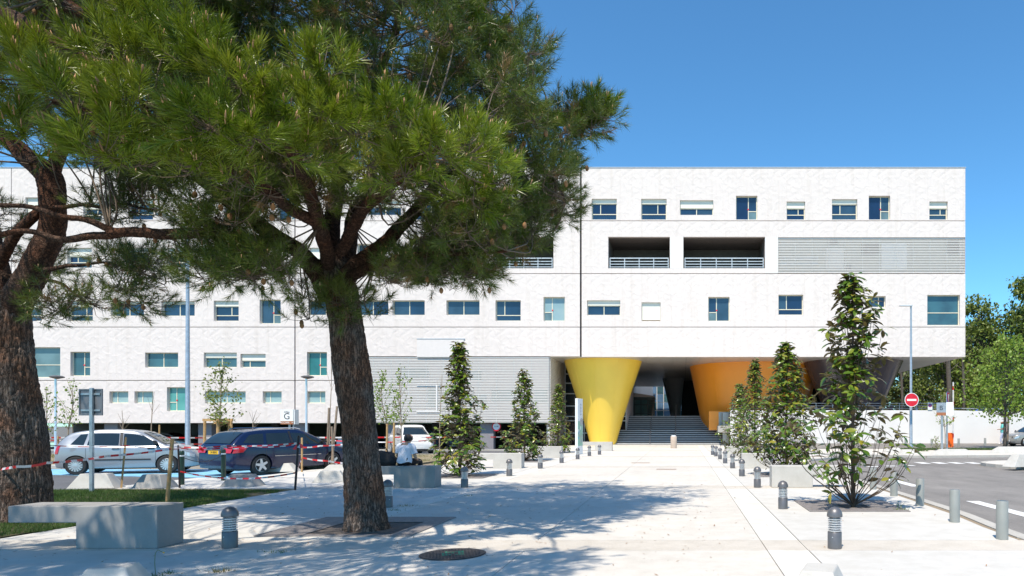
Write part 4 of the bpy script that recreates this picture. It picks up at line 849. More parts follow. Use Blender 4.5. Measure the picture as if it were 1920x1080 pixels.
for px, b, tp, lean, lab in ((60, 863, 760, 2, 'thin stake nearest the left pine by the young trees'), (109, 856, 818, 0, 'short stake beside the small lamp behind the silver car'), (298, 862, 797, 1, 'wooden stake beside the bare sapling behind the silver car'), (285, 861, 816, 0, 'short wooden stake rising above the silver car bonnet')):
    stake(px, b, px + lean, tp, .035, 'greyste' if lean == 2 else 'stake', 'tree_stake', lab, z=.05)
for px, b, ptop, tp, lab in ((612, 876, 617, 765, 'thin grey sapling stake beyond the navy car nose'), (621, 876, 632, 762, 'leaning grey pole against the big pine trunk edge'), (625, 877, 622, 800, 'short grey pole beside the big pine trunk')):
    stake(px, b, ptop, tp, .04, 'greyste', 'tree_stake', lab, z=.05)
# ================================================================ barrier tape
def tape(pts, sag, label, w=.045, stripe=.16, twist=1.0, group='red and white barrier tapes'):
    """a thin ribbon of alternating red and white lengths between fixed points"""
    m = MB(); fl = 0; q = []
    for a, b in zip(pts, pts[1:]):
        L = (b - a).length; n = max(3, int(L / (stripe / 2)))
        for i in range(n): u = i / n; q.append(a.lerp(b, u) - Vector((0, 0, sag * 4 * u * (1 - u))))
    q.append(pts[-1]); vs = []
    for i, p in enumerate(q):
        d = (q[min(i + 1, len(q) - 1)] - q[max(i - 1, 0)]).normalized(); t = .35 * math.sin(i * .23 * twist) + .2 * math.sin(i * .71)
        up = (Vector((0, 0, 1)) * math.cos(t) + d.cross(Vector((0, 0, 1))).normalized() * math.sin(t)); vs += [p - up * w / 2, p + up * w / 2]
    for i in range(len(q) - 1): m.add([vs[2 * i], vs[2 * i + 2], vs[2 * i + 3], vs[2 * i + 1]], [(0, 1, 2, 3)], (i // 2) % 2)
    return tag(m.build('barrier_tape', ['tape_r', 'tape_w'], fix=False), label, 'barrier tape', group)
def PD(px, py, Y): return P(px, py, Y)
yA, yB, yC = G(318, 942).y, G(556, 919).y, G(566, 885).y
tape([PD(-60, 884, 11.6), PD(30, 875, 10.45), PD(87, 868, 10.75), PD(200, 855, 12.3), PD(323, 841, yA)], .02, 'barrier tape stretched across the left pine trunk to the leaning stake', .04, .15)
tape([PD(-30, 832, 13.0), PD(80, 834, 14), PD(235, 836, 15.5), PD(335, 838, 16.5)], .03, 'upper dark-edged tape running in front of the silver car windows', .02, .2)
tape([PD(323, 841, yA), PD(338, 838, 16.6), PD(420, 836, 16.8), PD(556, 831, yB)], .03, 'upper tape across the tailgate of the navy car', .036, .15)
tape([PD(338, 840, 16.6), PD(420, 839, 16.8), PD(470, 836, 16.6), PD(558, 832, yB)], .05, 'second tape just below, across the navy car tailgate', .028, .17)
tape([PD(338, 884, 16.6), PD(556, 886, yB)], .16, 'sagging low tape between the dark posts before the navy car', .04, .16)
tape([PD(566, 839, yC), PD(600, 836, yC), PD(660, 831, yC + .5)], .02, 'upper tape from the wooden stake to the pine trunk', .05, .17)
tape([PD(566, 858, yC), PD(610, 864, yC), PD(660, 869, yC + .4)], .02, 'lower bright tape from the wooden stake to the pine trunk', .055, .17)
tape([PD(566, 860, yC), PD(561, 872, yC - .5), PD(558, 884, yB + .2)], .0, 'short loose tape end hanging between the wooden stake and dark post', .045, .16)
for k in range(9):
    a = PD(560, 832, yB); d = Vector((RNG.uniform(-.13, .13), RNG.uniform(-.05, .05), RNG.uniform(-.16, .1)))
    if k == 0: bun = MB()
    e = a + d; n = Vector((.02, 0, .03)) if k % 2 else Vector((.03, 0, -.01)); bun.add([a - n, e - n, e + n, a + n], [(0, 1, 2, 3)], k % 3 // 2)
tag(bun.build('tape_bundle', ['tape_r', 'tape_w'], fix=False), 'knotted bunch of red tape on the dark leaning post', 'tape bundle')
bun = MB(); a = PD(368, 840, 16.7)
for k in range(8):
    a = PD(375, 839, 16.7); e = a + Vector((RNG.uniform(-.1, .14), 0, RNG.uniform(-.14, .06))); n = Vector((.014, 0, .02)); bun.add([a - n, e - n, e + n, a + n], [(0, 1, 2, 3)], k % 4 // 3)
tag(bun.build('tape_bundle', ['tape_r', 'tape_w'], fix=False), 'loose bow of red tape beside the navy car tailgate', 'tape bundle')
tape([P(60, 820, 35), P(298, 820.5, 36), P(560, 820, 36), P(760, 819.5, 37), P(860, 819, 37)], .02, 'upper far tape running in front of the car park under the building', .075, .42)
tape([P(60, 823.5, 34.5), P(298, 832.5, 35), P(420, 831, 35), P(622, 825.5, 36), P(700, 829, 36), P(800, 826, 36)], .03, 'lower far tape running in front of the car park under the building', .06, .42)
tape([P(920, 819.5, 37), P(946, 819.5, 37.5)], .0, 'short far tape between the first two parking-side magnolias', .06, .3)
# ================================================================ cars
class CarShape:
    def __init__(s, keys):
        s.k = np.array(keys, float); s.x = s.k[:, 0]
        d = spline(keys, len(keys) * 10); o = np.argsort(d[:, 0]); s.d = d[o]
    def at(s, x): return [np.interp(x, s.d[:, 0], s.d[:, i]) for i in range(1, 5)]
    def sec(s, x):
        zt, w, zl, zb = s.at(x); zb = min(zb, zt - .035); g = min(1, max(0, (zt - zb - .05) / .38)); wr = w * (.90 - .18 * g)
        return [(0, zl), (.84 * w, zl), (.955 * w, zl + .05), (.995 * w, zl + (zb - zl) * .35), (w, zl + (zb - zl) * .62), (.985 * w, zb - .07), (.945 * w, zb), (.945 * w + (wr - .945 * w) * .55, zb + (zt - .045 - zb) * .55), (wr, zt - .045), (wr * .82, zt - .012), (wr * .45, zt - .001), (0, zt)]
    def side_y(s, x, z):
        q = s.sec(x)[2:9]; return np.interp(z, [p[1] for p in q], [p[0] for p in q])
    def top_z(s, x, y):
        q = s.sec(x)[8:][::-1]; return np.interp(abs(y), [p[0] for p in q], [p[1] for p in q])
def body_mesh(cs, L, axles, rw, mat, root):
    xs = np.unique(np.concatenate([np.linspace(-L / 2, L / 2, 64)])); rings = []
    for x in xs:
        half = spline(cs.sec(x), 33); half[:, 0] = np.maximum(half[:, 0], 0); half[0, 0] = half[-1, 0] = 0
        ring = [(x, -y, z) for y, z in half] + [(x, y, z) for y, z in half[-2:0:-1]]
        rings.append(ring)
    n = len(rings[0]); m = MB(); vs = [p for r in rings for p in r]
    fs = [(i * n + j, i * n + (j + 1) % n, (i + 1) * n + (j + 1) % n, (i + 1) * n + j) for i in range(len(rings) - 1) for j in range(n)]
    fs += [tuple(reversed(range(n))), tuple((len(rings) - 1) * n + j for j in range(n))]
    m.add(vs, fs); o = m.build('body', mat, None, smooth='full')
    cut = MB(); w = cs.at(0)[1]
    for ax in axles:
        for s in (-1, 1): cut.lathe([(rw * 1.13, 0), (rw * 1.13, w * .55)], 32, (ax, s * w * .82 - w * .275, rw * 1.0), 'y')
    c = cut.build('cut', 'trim'); md = o.modifiers.new('b', 'BOOLEAN'); md.operation = 'DIFFERENCE'; md.object = c; md.solver = 'EXACT'
    try:
        me = bpy.data.meshes.new_from_object(o.evaluated_get(bpy.context.evaluated_depsgraph_get()))
        o.modifiers.clear()
        if len(me.polygons) > 800: o.data = me
    except Exception: o.modifiers.clear()
    bpy.data.objects.remove(c)
    try: o.data.set_sharp_from_angle(angle=R(38))
    except Exception: pass
    o.parent = root; return o
def side_patch(cs, quad, s, mat, name, parent, off=.006, nx=8, nz=4):
    m = MB(); bl, br, tr, tl = [Vector((*q, 0)) for q in quad]; vs = []
    for j in range(nz + 1):
        for i in range(nx + 1):
            u, v = i / nx, j / nz; p = bl.lerp(br, u).lerp(tl.lerp(tr, u), v); y = cs.side_y(p.x, p.y) + off; vs.append((p.x, s * y, p.y))
    m.add(vs, [(j * (nx + 1) + i, j * (nx + 1) + i + 1, (j + 1) * (nx + 1) + i + 1, (j + 1) * (nx + 1) + i) for j in range(nz) for i in range(nx)])
    return m.build(name, mat, parent, smooth='full')
def top_patch(cs, x0, x1, mat, name, parent, k0=.9, k1=.9, off=.018, nx=10, ny=16):
    m = MB(); vs = []
    for i in range(nx + 1):
        x = x0 + (x1 - x0) * i / nx; wr = cs.sec(x)[8][0] * (k0 + (k1 - k0) * i / nx)
        for j in range(ny + 1): y = -wr + 2 * wr * j / ny; vs.append((x + (off if x1 < x0 else -off) * .6, y, cs.top_z(x, y) + off))
    m.add(vs, [(i * (ny + 1) + j, i * (ny + 1) + j + 1, (i + 1) * (ny + 1) + j + 1, (i + 1) * (ny + 1) + j) for i in range(nx) for j in range(ny)])
    return m.build(name, mat, parent, smooth='full')
def make_wheel(root, x, y, s, rw, style, steel='rim'):
    m = MB(); t = .19
    m.lathe([(rw * .62, 0), (rw * .9, .004), (rw * .985, .03), (rw, .07), (rw, t - .03), (rw * .97, t)], 36, (0, -t / 2 - .0, 0), 'y')
    w = m.build('wheel', 'tyre', root, smooth=True); w.location = (x, y, rw); w.rotation_euler = (0, RNG.uniform(0, 1), 0 if s < 0 else math.pi)
    k = MB(); k.lathe([(rw * .64, -.008), (rw * .655, -.004), (rw * .655, .05), (rw * .6, .05), (rw * .6, -.0)], 36, (0, -t / 2, 0), 'y', cap=False)
    n = 5 if style == 'star' else 14
    for i in range(n):
        a = 2 * math.pi * i / n; ca, sa = math.cos(a), math.sin(a); w0, w1 = (.05, .03) if style == 'star' else (.015, .026)
        r0, r1 = rw * .1, rw * .62
        q = [(r0, -w0), (r1, -w1), (r1, w1), (r0, w0)]
        pts = [(u * ca - v * sa, u * sa + v * ca) for u, v in q]
        k.add([(p[0], -t / 2 - .012, p[1]) for p in pts] + [(p[0], -t / 2 + .02, p[1]) for p in pts], [(0, 1, 2, 3), (7, 6, 5, 4), (0, 4, 5, 1), (1, 5, 6, 2), (2, 6, 7, 3), (3, 7, 4, 0)])
    k.lathe([(.002, -.022), (rw * .13 if style == 'star' else rw * .24, -.018), (rw * .15 if style == 'star' else rw * .28, .01)], 20, (0, -t / 2, 0), 'y')
    k.build('rim', steel, w, smooth=True)
    k = MB(); k.lathe([(rw * .61, .06), (rw * .61, .062)], 24, (0, -t / 2, 0), 'y'); k.build('hub_shade', 'trim', w)
def make_car(name, loc, rz, label, kind, paint, plate='white', detail=True, cat='car', group=None, scale=None):
    t = thing(name, loc, label, cat, group, rz)
    if kind == 'hatch':
        L, rw, axles, W = 3.90, .30, (-1.34, 1.12), .825
        K = [(-1.95, .66, .66, .33, .60), (-1.93, .88, .71, .26, .80), (-1.85, 1.05, .765, .23, .90), (-1.66, 1.27, .80, .21, .94), (-1.42, 1.395, .815, .2, .94), (-.8, 1.465, .825, .2, .935), (-.1, 1.455, .825, .2, .92), (.32, 1.39, .825, .2, .91), (.72, 1.17, .82, .2, .905), (1.06, .975, .815, .2, .895), (1.4, .905, .80, .2, .86), (1.70, .82, .765, .21, .78), (1.88, .69, .69, .23, .66), (1.95, .53, .58, .27, .50)]
        wins = [[(-1.50, .985), (-1.15, .965), (-1.08, 1.325), (-1.27, 1.315)], [(-1.06, .96), (-.22, .945), (-.24, 1.365), (-1.0, 1.345)], [(-.10, .945), (.92, .925), (.36, 1.30), (-.12, 1.365)]]
        ws, rwn, doors, pil = (1.04, .36), (-1.90, -1.64), (-1.08, -.16, .80), [[(-.20, .95), (-.12, .95), (-.14, 1.37), (-.22, 1.37)]]
    elif kind == 'estate':
        L, rw, axles, W = 4.72, .325, (-1.43, 1.27), .90
        K = [(-2.36, .62, .72, .34, .58), (-2.33, .92, .78, .27, .84), (-2.24, 1.06, .84, .24, .93), (-2.0, 1.27, .88, .21, .97), (-1.72, 1.41, .895, .2, .975), (-1.1, 1.475, .905, .2, .965), (-.2, 1.49, .905, .2, .95), (.25, 1.44, .905, .2, .935), (.7, 1.25, .90, .2, .92), (1.12, 1.015, .895, .2, .91), (1.6, .90, .87, .2, .84), (2.0, .79, .82, .21, .73), (2.26, .65, .72, .23, .60), (2.36, .50, .60, .27, .46)]
        wins = [[(-1.98, 1.05), (-1.32, 1.01), (-1.24, 1.37), (-1.66, 1.34)], [(-1.22, 1.0), (-.36, .985), (-.38, 1.40), (-1.14, 1.38)], [(-.24, .985), (1.0, .955), (.40, 1.33), (-.26, 1.40)]]
        ws, rwn, doors, pil = (1.10, .30), (-2.27, -1.80), (-1.27, -.30, .86), [[(-.34, .985), (-.26, .985), (-.28, 1.41), (-.36, 1.41)]]
    else:
        L, rw, axles, W = 3.95, .315, (-1.2, 1.25), .85
        K = [(-1.97, .70, .68, .36, .62), (-1.95, 1.02, .74, .30, .90), (-1.88, 1.3, .80, .27, 1.0), (-1.72, 1.52, .83, .25, 1.02), (-1.4, 1.60, .845, .24, 1.02), (-.7, 1.635, .85, .24, 1.01), (0, 1.62, .85, .24, 1.0), (.45, 1.52, .85, .24, .99), (.85, 1.28, .845, .24, .98), (1.15, 1.08, .84, .24, .97), (1.5, 1.0, .82, .24, .93), (1.78, .90, .77, .25, .84), (1.92, .74, .69, .27, .70), (1.97, .58, .58, .3, .54)]
        wins = [[(-1.62, 1.08), (-1.18, 1.06), (-1.1, 1.48), (-1.42, 1.5)], [(-1.06, 1.06), (-.2, 1.04), (-.22, 1.52), (-1.0, 1.5)], [(-.08, 1.04), (1.0, 1.02), (.46, 1.42), (-.1, 1.52)]]
        ws, rwn, doors, pil = (1.12, .5), (-1.92, -1.72), (-1.1, -.15, .85), [[(-.18, 1.04), (-.1, 1.04), (-.12, 1.53), (-.2, 1.53)]]
    cs = CarShape(K); body_mesh(cs, L, axles, rw, paint, t)
    for s in (-1, 1):
        for q in wins: side_patch(cs, q, s, 'carglass', 'side_window', t)
        for ax in axles: make_wheel(t, ax, s * (W - .095), s, rw, 'star' if kind == 'estate' else 'slots')
    top_patch(cs, ws[0], ws[1], 'carglass', 'windscreen', t, .93, .86); top_patch(cs, rwn[0], rwn[1], 'carglass', 'rear_window', t, .86, .86)
    m = MB(); m.box(-L / 2 + .3, L / 2 - .3, -W * .8, W * .8, .17, .26); m.build('underbody', 'trim', t)
    xe, xf = -L / 2, L / 2
    zt = .76 if kind != 'suv' else .88
    for s in (-1, 1):
        if kind == 'estate': side_patch(cs, [(xe + .035, .73), (xe + .33, .76), (xe + .52, .97), (xe + .11, .97)], s, 'redlens', 'tail_lamp', t, .012)
        else: side_patch(cs, [(xe + .03, .68), (xe + .13, .68), (xe + .2, .97), (xe + .09, .92)], s, 'redlens', 'tail_lamp', t, .012)
        side_patch(cs, [(xf - .34, .60), (xf - .07, .52), (xf - .08, .63), (xf - .42, .76)] if kind != 'suv' else [(xf - .34, .72), (xf - .05, .62), (xf - .06, .74), (xf - .42, .88)], s, 'headlens', 'headlamp', t, .01)
        for dx in doors:
            side_patch(cs, [(dx - .005, .30), (dx + .005, .30), (dx + .005, .93), (dx - .005, .93)], s, 'trim', 'door_seam', t, .003, 1, 8)
        for dx in doors[1:]:
            m = MB(); y = s * (cs.side_y(dx - .72 + .5, .83) + .016); m.tube([(dx - .22, y - s * .012, .83), (dx - .2, y, .835), (dx - .05, y, .84), (dx - .03, y - s * .012, .838)], .016, 6); m.build('door_handle', 'trim' if kind == 'hatch' else paint, t, smooth=True)
        side_patch(cs, [(axles[0] + .42, .46), (axles[1] - .45, .46), (axles[1] - .45, .50), (axles[0] + .42, .50)], s, 'trim' if kind != 'estate' else 'chrome', 'side_moulding', t, .012, 10, 1) if kind != 'estate' else side_patch(cs, [(axles[0] + .45, .60), (axles[1] - .5, .60), (axles[1] - .5, .612), (axles[0] + .45, .612)], s, 'chrome', 'side_moulding', t, .008, 10, 1)
        for q in pil: side_patch(cs, q, s, 'trim', 'pillar_trim', t, .009, 2, 4)
        xm = wins[2][1][0] - .12; zm = wins[2][1][1] + .06; m = MB(); y = cs.side_y(xm, zm)
        m.add([(xm - .05, s * y, zm), (xm + .06, s * y, zm), (xm - .02, s * (y + .2), zm - .01), (xm + .10, s * (y + .17), zm - .01), (xm - .05, s * y, zm + .03), (xm + .03, s * y, zm + .05), (xm - .05, s * (y + .2), zm + .13), (xm + .05, s * (y + .18), zm + .12)], [(0, 1, 3, 2), (4, 6, 7, 5), (0, 2, 6, 4), (1, 5, 7, 3), (2, 3, 7, 6), (0, 4, 5, 1)])
        m.build('mirror', 'trim', t, bevel=.015)
    we = cs.at(xe)[1]; wf = cs.at(xf)[1]
    z0 = .74 if kind == 'estate' else .8
    m = MB(); m.box(xe - .012, xe + .01, -.26, .26, .46 if kind == 'estate' else .42, .57 if kind == 'estate' else .53)
    if kind == 'estate': m = MB(); m.box(xe - .006, xe + .03, -.26, .26, .70, .81)
    pl = m.build('number_plate', 'plate_y' if plate == 'yellow' else 'plate_w', t)
    if plate == 'yellow':
        m = MB(); m.box(xe - .008, xe - .0062, -.26, -.225, .70, .81); m.build('plate_band', 'signblue', pl)
        text('lettering', '34 8042', .095, 'ink', pl, (xe - .0075, 0, .755), (R(90), 0, R(-90)))
        m = MB(); m.box(xe - .005, xe + .03, -.42, .42, .825, .845); m.build('chrome_strip', 'chrome', t)
        m = MB(); m.tube([(xe + .02, -.04, .93), (xe - .012, 0, .90), (xe + .02, .04, .93)], .012, 5); m.build('badge', 'chrome', t)
        for s in (-1, 1):
            m = MB(); m.add([(xe + .02, s * .40, .74), (xe + .035, s * .77, .74), (xe + .115, s * .80, .96), (xe + .10, s * .40, .93)], [(0, 1, 2, 3)]); m.v = [(a - .035, b, c) for a, b, c in m.v]; m.build('tail_lamp', 'redlens', t)
        m = MB(); m.tube([(xe + .12, .1, 1.07), (xe + .2, -.3, 1.10)], .012, 5); m.build('wiper', 'trim', t)
        for s in (-1, 1): m = MB(); m.tube([(-1.5, s * .56, 1.465), (-1.3, s * .57, 1.51), (0, s * .58, 1.525), (.2, s * .57, 1.48)], .016, 6); m.build('roof_rail', 'chrome', t, smooth=True)
        m = MB(); m.tube([(-1.62, 0, 1.44), (-1.9, 0, 1.56)], .008, 5); m.build('aerial', 'trim', t)
    m = MB(); m.box(xf - .02, xf + .012, -.26, .26, .34, .45); m.build('number_plate', 'plate_w', t)
    m = MB(); m.box(xf - .03, xf + .006, -wf * .8, wf * .8, .28, .335); m.build('lower_grille', 'trim', t)
    if kind == 'hatch':
        side = -1; m = MB(); m.lathe([(.085, 0), (.085, .004)], 24, (-1.40, side * (cs.side_y(-1.4, .80) + .004), .80), 'y'); m.build('fuel_flap', paint, t)
        m = MB(); m.tube([(-1.5, 0, 1.42), (-1.72, 0, 1.62)], .006, 4); m.build('aerial', 'trim', t)
    for sx, sy in ((-.35, .36), (-.35, -.36), (.45 if kind == 'estate' else .35, .36), (.45 if kind == 'estate' else .35, -.36)): pass
    return t
# silver hatchback: its rear and front wheels stand where the photograph shows them
def place_by_wheels(r, f, ar, W, side):
    """car origin and heading from two ground points under the near wheels"""
    d = (f - r); a = math.atan2(d.y, d.x); u = Vector((math.cos(a), math.sin(a))); n = Vector((-u.y, u.x)); o = Vector((r.x, r.y)) - u * ar + n * W * (1 if side < 0 else -1)
    return (o.x, o.y), a
r, f = G(144, 886.8), G(308, 883.6)
o, a = place_by_wheels(r, f, -1.34, .73, -1)
make_car('parked_car', (o[0], o[1], -.064), a, 'silver five-door hatchback parked on the blue bay', 'hatch', 'silver')
r, f = G(487, 887.2), G(606, 879.0)
o, a = place_by_wheels(r, f, -1.43, .80, -1)
make_car('parked_car', (o[0], o[1], -.064), a, 'navy blue estate car with a yellow number plate seen from behind', 'estate', 'navy', 'yellow')
p = G(768, 851); make_car('parked_car', (p.x - .55, p.y + 1.6, -.07), R(-56), 'small white car parked nose out beyond the seated woman', 'suv', 'whitecar')
for x, y, ang, kd, pt, lab in ((318, 52.5, 0, 'estate', 'greycar', 'shaded silver wagon inside the car park behind the silver hatchback'), (283, 54.5, 8, 'hatch', 'blackcar', 'dark car deep in the car park behind the silver wagon'),
        (470, 55.0, 93, 'hatch', 'greycar', 'shaded car whose roof shows above the navy estate'), (560, 53, 60, 'hatch', 'blackcar', 'dark car in the car park behind the letter G sign'), (683, 51.5, 86, 'estate', 'steelblue', 'grey-blue car in the car park beside the big pine trunk'),
        (806, 52.0, 97, 'suv', 'steelblue', 'blue-grey people carrier in the car park behind the small white car'), (865, 54.0, 90, 'hatch', 'blackcar', 'black car in the car park behind the first magnolia')):
    make_car('parked_car', ((x - CX) / F * y, y, -.5), R(ang), lab, kd, pt, group='cars in the car park under the building')
make_car('parked_car', (24.5, 47.7, ROADZ(47.7)), R(186), 'grey hatchback cut off by the picture edge by the lime-green tree', 'hatch', 'greycar')
bc = make_car('parked_car', (24.0, 55.2, 1.5), R(180), 'bright blue car of which only the roof shows above the white wall', 'hatch', 'bluecar')
m = MB(); m.box(-.3, .5, -.4, .4, 1.47, 1.58); m.build('roof_box', 'blackcar', bc, bevel=.04)

# ================================================================ people
def skin_mesh(name, nodes, edges, mat, parent, sub=2, root=0):
    me = bpy.data.meshes.new(name); me.from_pydata([n[:3] for n in nodes], edges, []); o = bpy.data.objects.new(name, me); C.objects.link(o)
    bpy.context.view_layer.objects.active = o
    sk = o.modifiers.new('skin', 'SKIN'); sk.use_smooth_shade = True; sk.branch_smoothing = .4
    if not me.skin_vertices: me.attributes if False else None
    lay = me.skin_vertices[0].data if me.skin_vertices else None
    if lay is None:
        bm = bmesh.new(); bm.from_mesh(me); bm.verts.layers.skin.verify(); bm.to_mesh(me); bm.free(); lay = me.skin_vertices[0].data
    for i, n in enumerate(nodes):
        r = n[3]; lay[i].radius = (r, n[4] if len(n) > 4 else r); lay[i].use_root = (i == root)
    ss = o.modifiers.new('sub', 'SUBSURF'); ss.levels = sub; ss.render_levels = sub
    m2 = bpy.data.meshes.new_from_object(o.evaluated_get(bpy.context.evaluated_depsgraph_get())); bpy.data.objects.remove(o)
    m2.materials.clear(); m2.materials.append(M[mat]); m2.polygons.foreach_set('use_smooth', [True] * len(m2.polygons))
    ob = bpy.data.objects.new(name, m2); C.objects.link(ob); ob.parent = parent; return ob
def lerp3(a, b, t): return tuple(a[i] + (b[i] - a[i]) * t for i in range(3))
def person(loc, rz, label, J, top, bottom, hairm, sleeve=.6, hair_len=.1, group=None):
    """J: joints in metres, person faces +Y; the body is one skinned surface, clothes and hair are children"""
    t = thing('person', loc, label, 'person', group, rz)
    N = []; E = []
    def nd(p, r, r2=None): N.append((*p, r, r2 or r)); return len(N) - 1
    pel = nd(J['pelvis'], .135, .10); sp = nd(lerp3(J['pelvis'], J['chest'], .5), .118, .088); chn = nd(J['chest'], .135, .092); nk = nd(J['neck'], .055); E += [(pel, sp), (sp, chn), (chn, nk)]
    hd = Vector(J['head']); up = (hd - Vector(J['neck'])).normalized(); fw = Vector(J['face']).normalized(); sd = fw.cross(up).normalized()
    jaw = nd(tuple(hd - up * .055 + fw * .012), .062, .070); cr = nd(tuple(hd + up * .035), .076, .088); tp = nd(tuple(hd + up * .095), .045, .05); E += [(nk, jaw), (jaw, cr), (cr, tp)]
    for s in (0, 1):
        sh, el, wr = J['shoulder'][s], J['elbow'][s], J['wrist'][s]; a = nd(sh, .055); b = nd(lerp3(sh, el, .5), .044); c = nd(el, .038); d = nd(lerp3(el, wr, .4), .036); e = nd(wr, .025); E += [(chn, a), (a, b), (b, c), (c, d), (d, e)]
        wv = Vector(wr); hv = (wv - Vector(el)).normalized(); pm = wv + hv * .05; f = nd(tuple(pm), .034, .018); E.append((e, f))
        acr = hv.cross(Vector((0, 0, 1))); acr = acr.normalized() if acr.length > .1 else Vector((1, 0, 0)); dn = hv.cross(acr)
        for q, ln in zip((-.027, -.009, .009, .026), (.062, .072, .068, .052)):
            k1 = nd(tuple(pm + hv * .04 + acr * q), .0095); k2 = nd(tuple(pm + hv * (.04 + ln * .5) + acr * q * 1.1 + Vector((0, 0, -.010))), .0085); k3 = nd(tuple(pm + hv * (.035 + ln * .85) + acr * q * 1.1 + Vector((0, 0, -.034))), .0075); E += [(f, k1), (k1, k2), (k2, k3)]
        q = .036 if s else -.036; k1 = nd(tuple(wv + hv * .03 + acr * q), .011); k2 = nd(tuple(wv + hv * .065 + acr * q * 1.5), .0095); E += [(f, k1), (k1, k2)]
        hp, kn, an, ft = J['hip'][s], J['knee'][s], J['ankle'][s], J['toe'][s]; a = nd(hp, .088); b = nd(lerp3(hp, kn, .5), .072); c = nd(kn, .056); d = nd(lerp3(kn, an, .35), .052); e = nd(an, .034); f = nd(ft, .036, .024); E += [(pel, a), (a, b), (b, c), (c, d), (d, e), (e, f)]
    skin_mesh('body', N, E, 'skin', t)
    m = MB(); m.add([tuple(hd + fw * .078 + sd * .012 - up * .035), tuple(hd + fw * .078 - sd * .012 - up * .035), tuple(hd + fw * .108 - up * .03), tuple(hd + fw * .082 + up * .012)], [(0, 1, 2), (0, 2, 3), (1, 3, 2), (0, 3, 1)]); m.build('nose', 'skin', t)
    for s in (-1, 1):
        m = MB(); m.lathe([(.001, -.009), (.007, -.006), (.009, 0), (.007, .006), (.001, .009)], 8, tuple(hd + fw * .078 + sd * .03 * s + up * .008)); m.build('eye', 'ink', t)
        m = MB(); c = hd + sd * .078 * s - up * .01; m.lathe([(.001, -.028), (.013, -.018), (.017, 0), (.012, .02), (.001, .028)], 8, tuple(c)); m.build('ear', 'skin', t, smooth='full')
    m = MB(); m.lathe([(.001, -.004), (.02, -.002), (.02, .002), (.001, .004)], 8, tuple(hd + fw * .074 - up * .062)); m.build('mouth', 'signbrown', t)
    # clothes
    sm = MB(); rg_ = []; pv, ct, nk_ = Vector(J['pelvis']), Vector(J['chest']), Vector(J['neck']); low = pv.lerp(ct, -.16)
    prof = [(low, .192, .150), (pv.lerp(ct, .0), .196, .156), (pv.lerp(ct, .25), .184, .148), (pv.lerp(ct, .5), .178, .138), (pv.lerp(ct, .75), .182, .130), (ct, .192, .122), (ct.lerp(nk_, .3), .188, .108), (ct.lerp(nk_, .52), .150, .092), (ct.lerp(nk_, .72), .095, .078), (ct.lerp(nk_, .92), .066, .066)]
    for p_, rx, ry in prof:
        for k in range(28):
            q = 2 * math.pi * k / 28; w_ = 1 + .035 * mnoise.noise(Vector((math.cos(q) * 2.2, math.sin(q) * 2.2, p_.z * 16))); rg_.append((p_.x + rx * w_ * math.cos(q), p_.y + ry * w_ * math.sin(q), p_.z - (.0 if p_ is not low else .02 * math.sin(3 * q))))
    sm.add(rg_, [(i * 28 + k, i * 28 + (k + 1) % 28, (i + 1) * 28 + (k + 1) % 28, (i + 1) * 28 + k) for i in range(len(prof) - 1) for k in range(28)])
    for s in (0, 1):
        sh, el = Vector(J['shoulder'][s]), Vector(J['elbow'][s]); inn = sh.lerp(ct.lerp(nk_, .35), .45)
        cv_ = spline([tuple(inn), tuple(sh), tuple(sh.lerp(el, sleeve * .55)), tuple(sh.lerp(el, sleeve))], 12); sm.tube([tuple(q) for q in cv_], list(np.interp(np.linspace(0, 1, len(cv_)), [0, .33, .66, 1], [.085, .082, .076, .080])), 16, cap=False)
    sm.build('shirt', top, t, smooth='full')
    N = []; E = []; pl = nd(J['pelvis'], .135, .10); 
    for s in (0, 1):
        hp, kn, an = J['hip'][s], J['knee'][s], J['ankle'][s]; a = nd(hp, .092); b = nd(lerp3(hp, kn, .5), .088); c = nd(kn, .072); d = nd(lerp3(kn, an, .5), .062); e = nd(lerp3(kn, an, .92), .056); E += [(pl, a), (a, b), (b, c), (c, d), (d, e)]
    skin_mesh('trousers', N, E, bottom, t)
    for s in (0, 1):
        N = []; E = []; an, ft = J['ankle'][s], J['toe'][s]; a = nd(lerp3(an, ft, -.15), .046, .04); b = nd(lerp3(an, ft, .5), .048, .036); c = nd(lerp3(an, ft, 1.05), .042, .026); E = [(a, b), (b, c)]; skin_mesh('shoe', N, E, 'signface' if bottom != 'trousers' else 'trim', t, 1)
    N = []; E = []; b0 = nd(tuple(hd - fw * .012 + up * .062), .118, .122); b1 = nd(tuple(hd - fw * .045 - up * .015), .122, .118); b2 = nd(tuple(hd - fw * .055 - up * (.04 + hair_len * .5)), .104, .09); b3 = nd(tuple(hd - fw * .05 - up * (.06 + hair_len)), .05, .035); E = [(b0, b1), (b1, b2), (b2, b3)]
    h = skin_mesh('hair', N, E, hairm, t)
    for v in h.data.vertices:
        n = mnoise.noise(v.co * 34); v.co += v.normal * n * .02
    return t
pw = P(759, 877, 17.08)
person((pw.x, 17.06, .535), R(-16), 'woman in a white t-shirt with short dark hair sitting on the bench, seen from behind', dict(
    pelvis=(0, 0, .13), chest=(.005, .05, .44), neck=(.012, .10, .575), head=(.03, .16, .685), face=(.35, .85, -.25), shoulder=((-.185, .06, .475), (.185, .06, .465)),
    elbow=((-.255, .06, .22), (.25, .10, .20)), wrist=((-.15, .29, .12), (.16, .30, .13)), hip=((-.095, .02, .105), (.095, .02, .105)), knee=((-.10, .46, .10), (.11, .46, .10)), ankle=((-.10, .50, -.36), (.11, .49, -.36)), toe=((-.11, .64, -.49), (.12, .63, -.49))), 'shirt', 'trousers', 'hair', .62, .05)
tb = thing('black_bag', (pw.x - .5, 17.05, .537), 'large soft black bag lying on the bench beside the woman', 'bag')
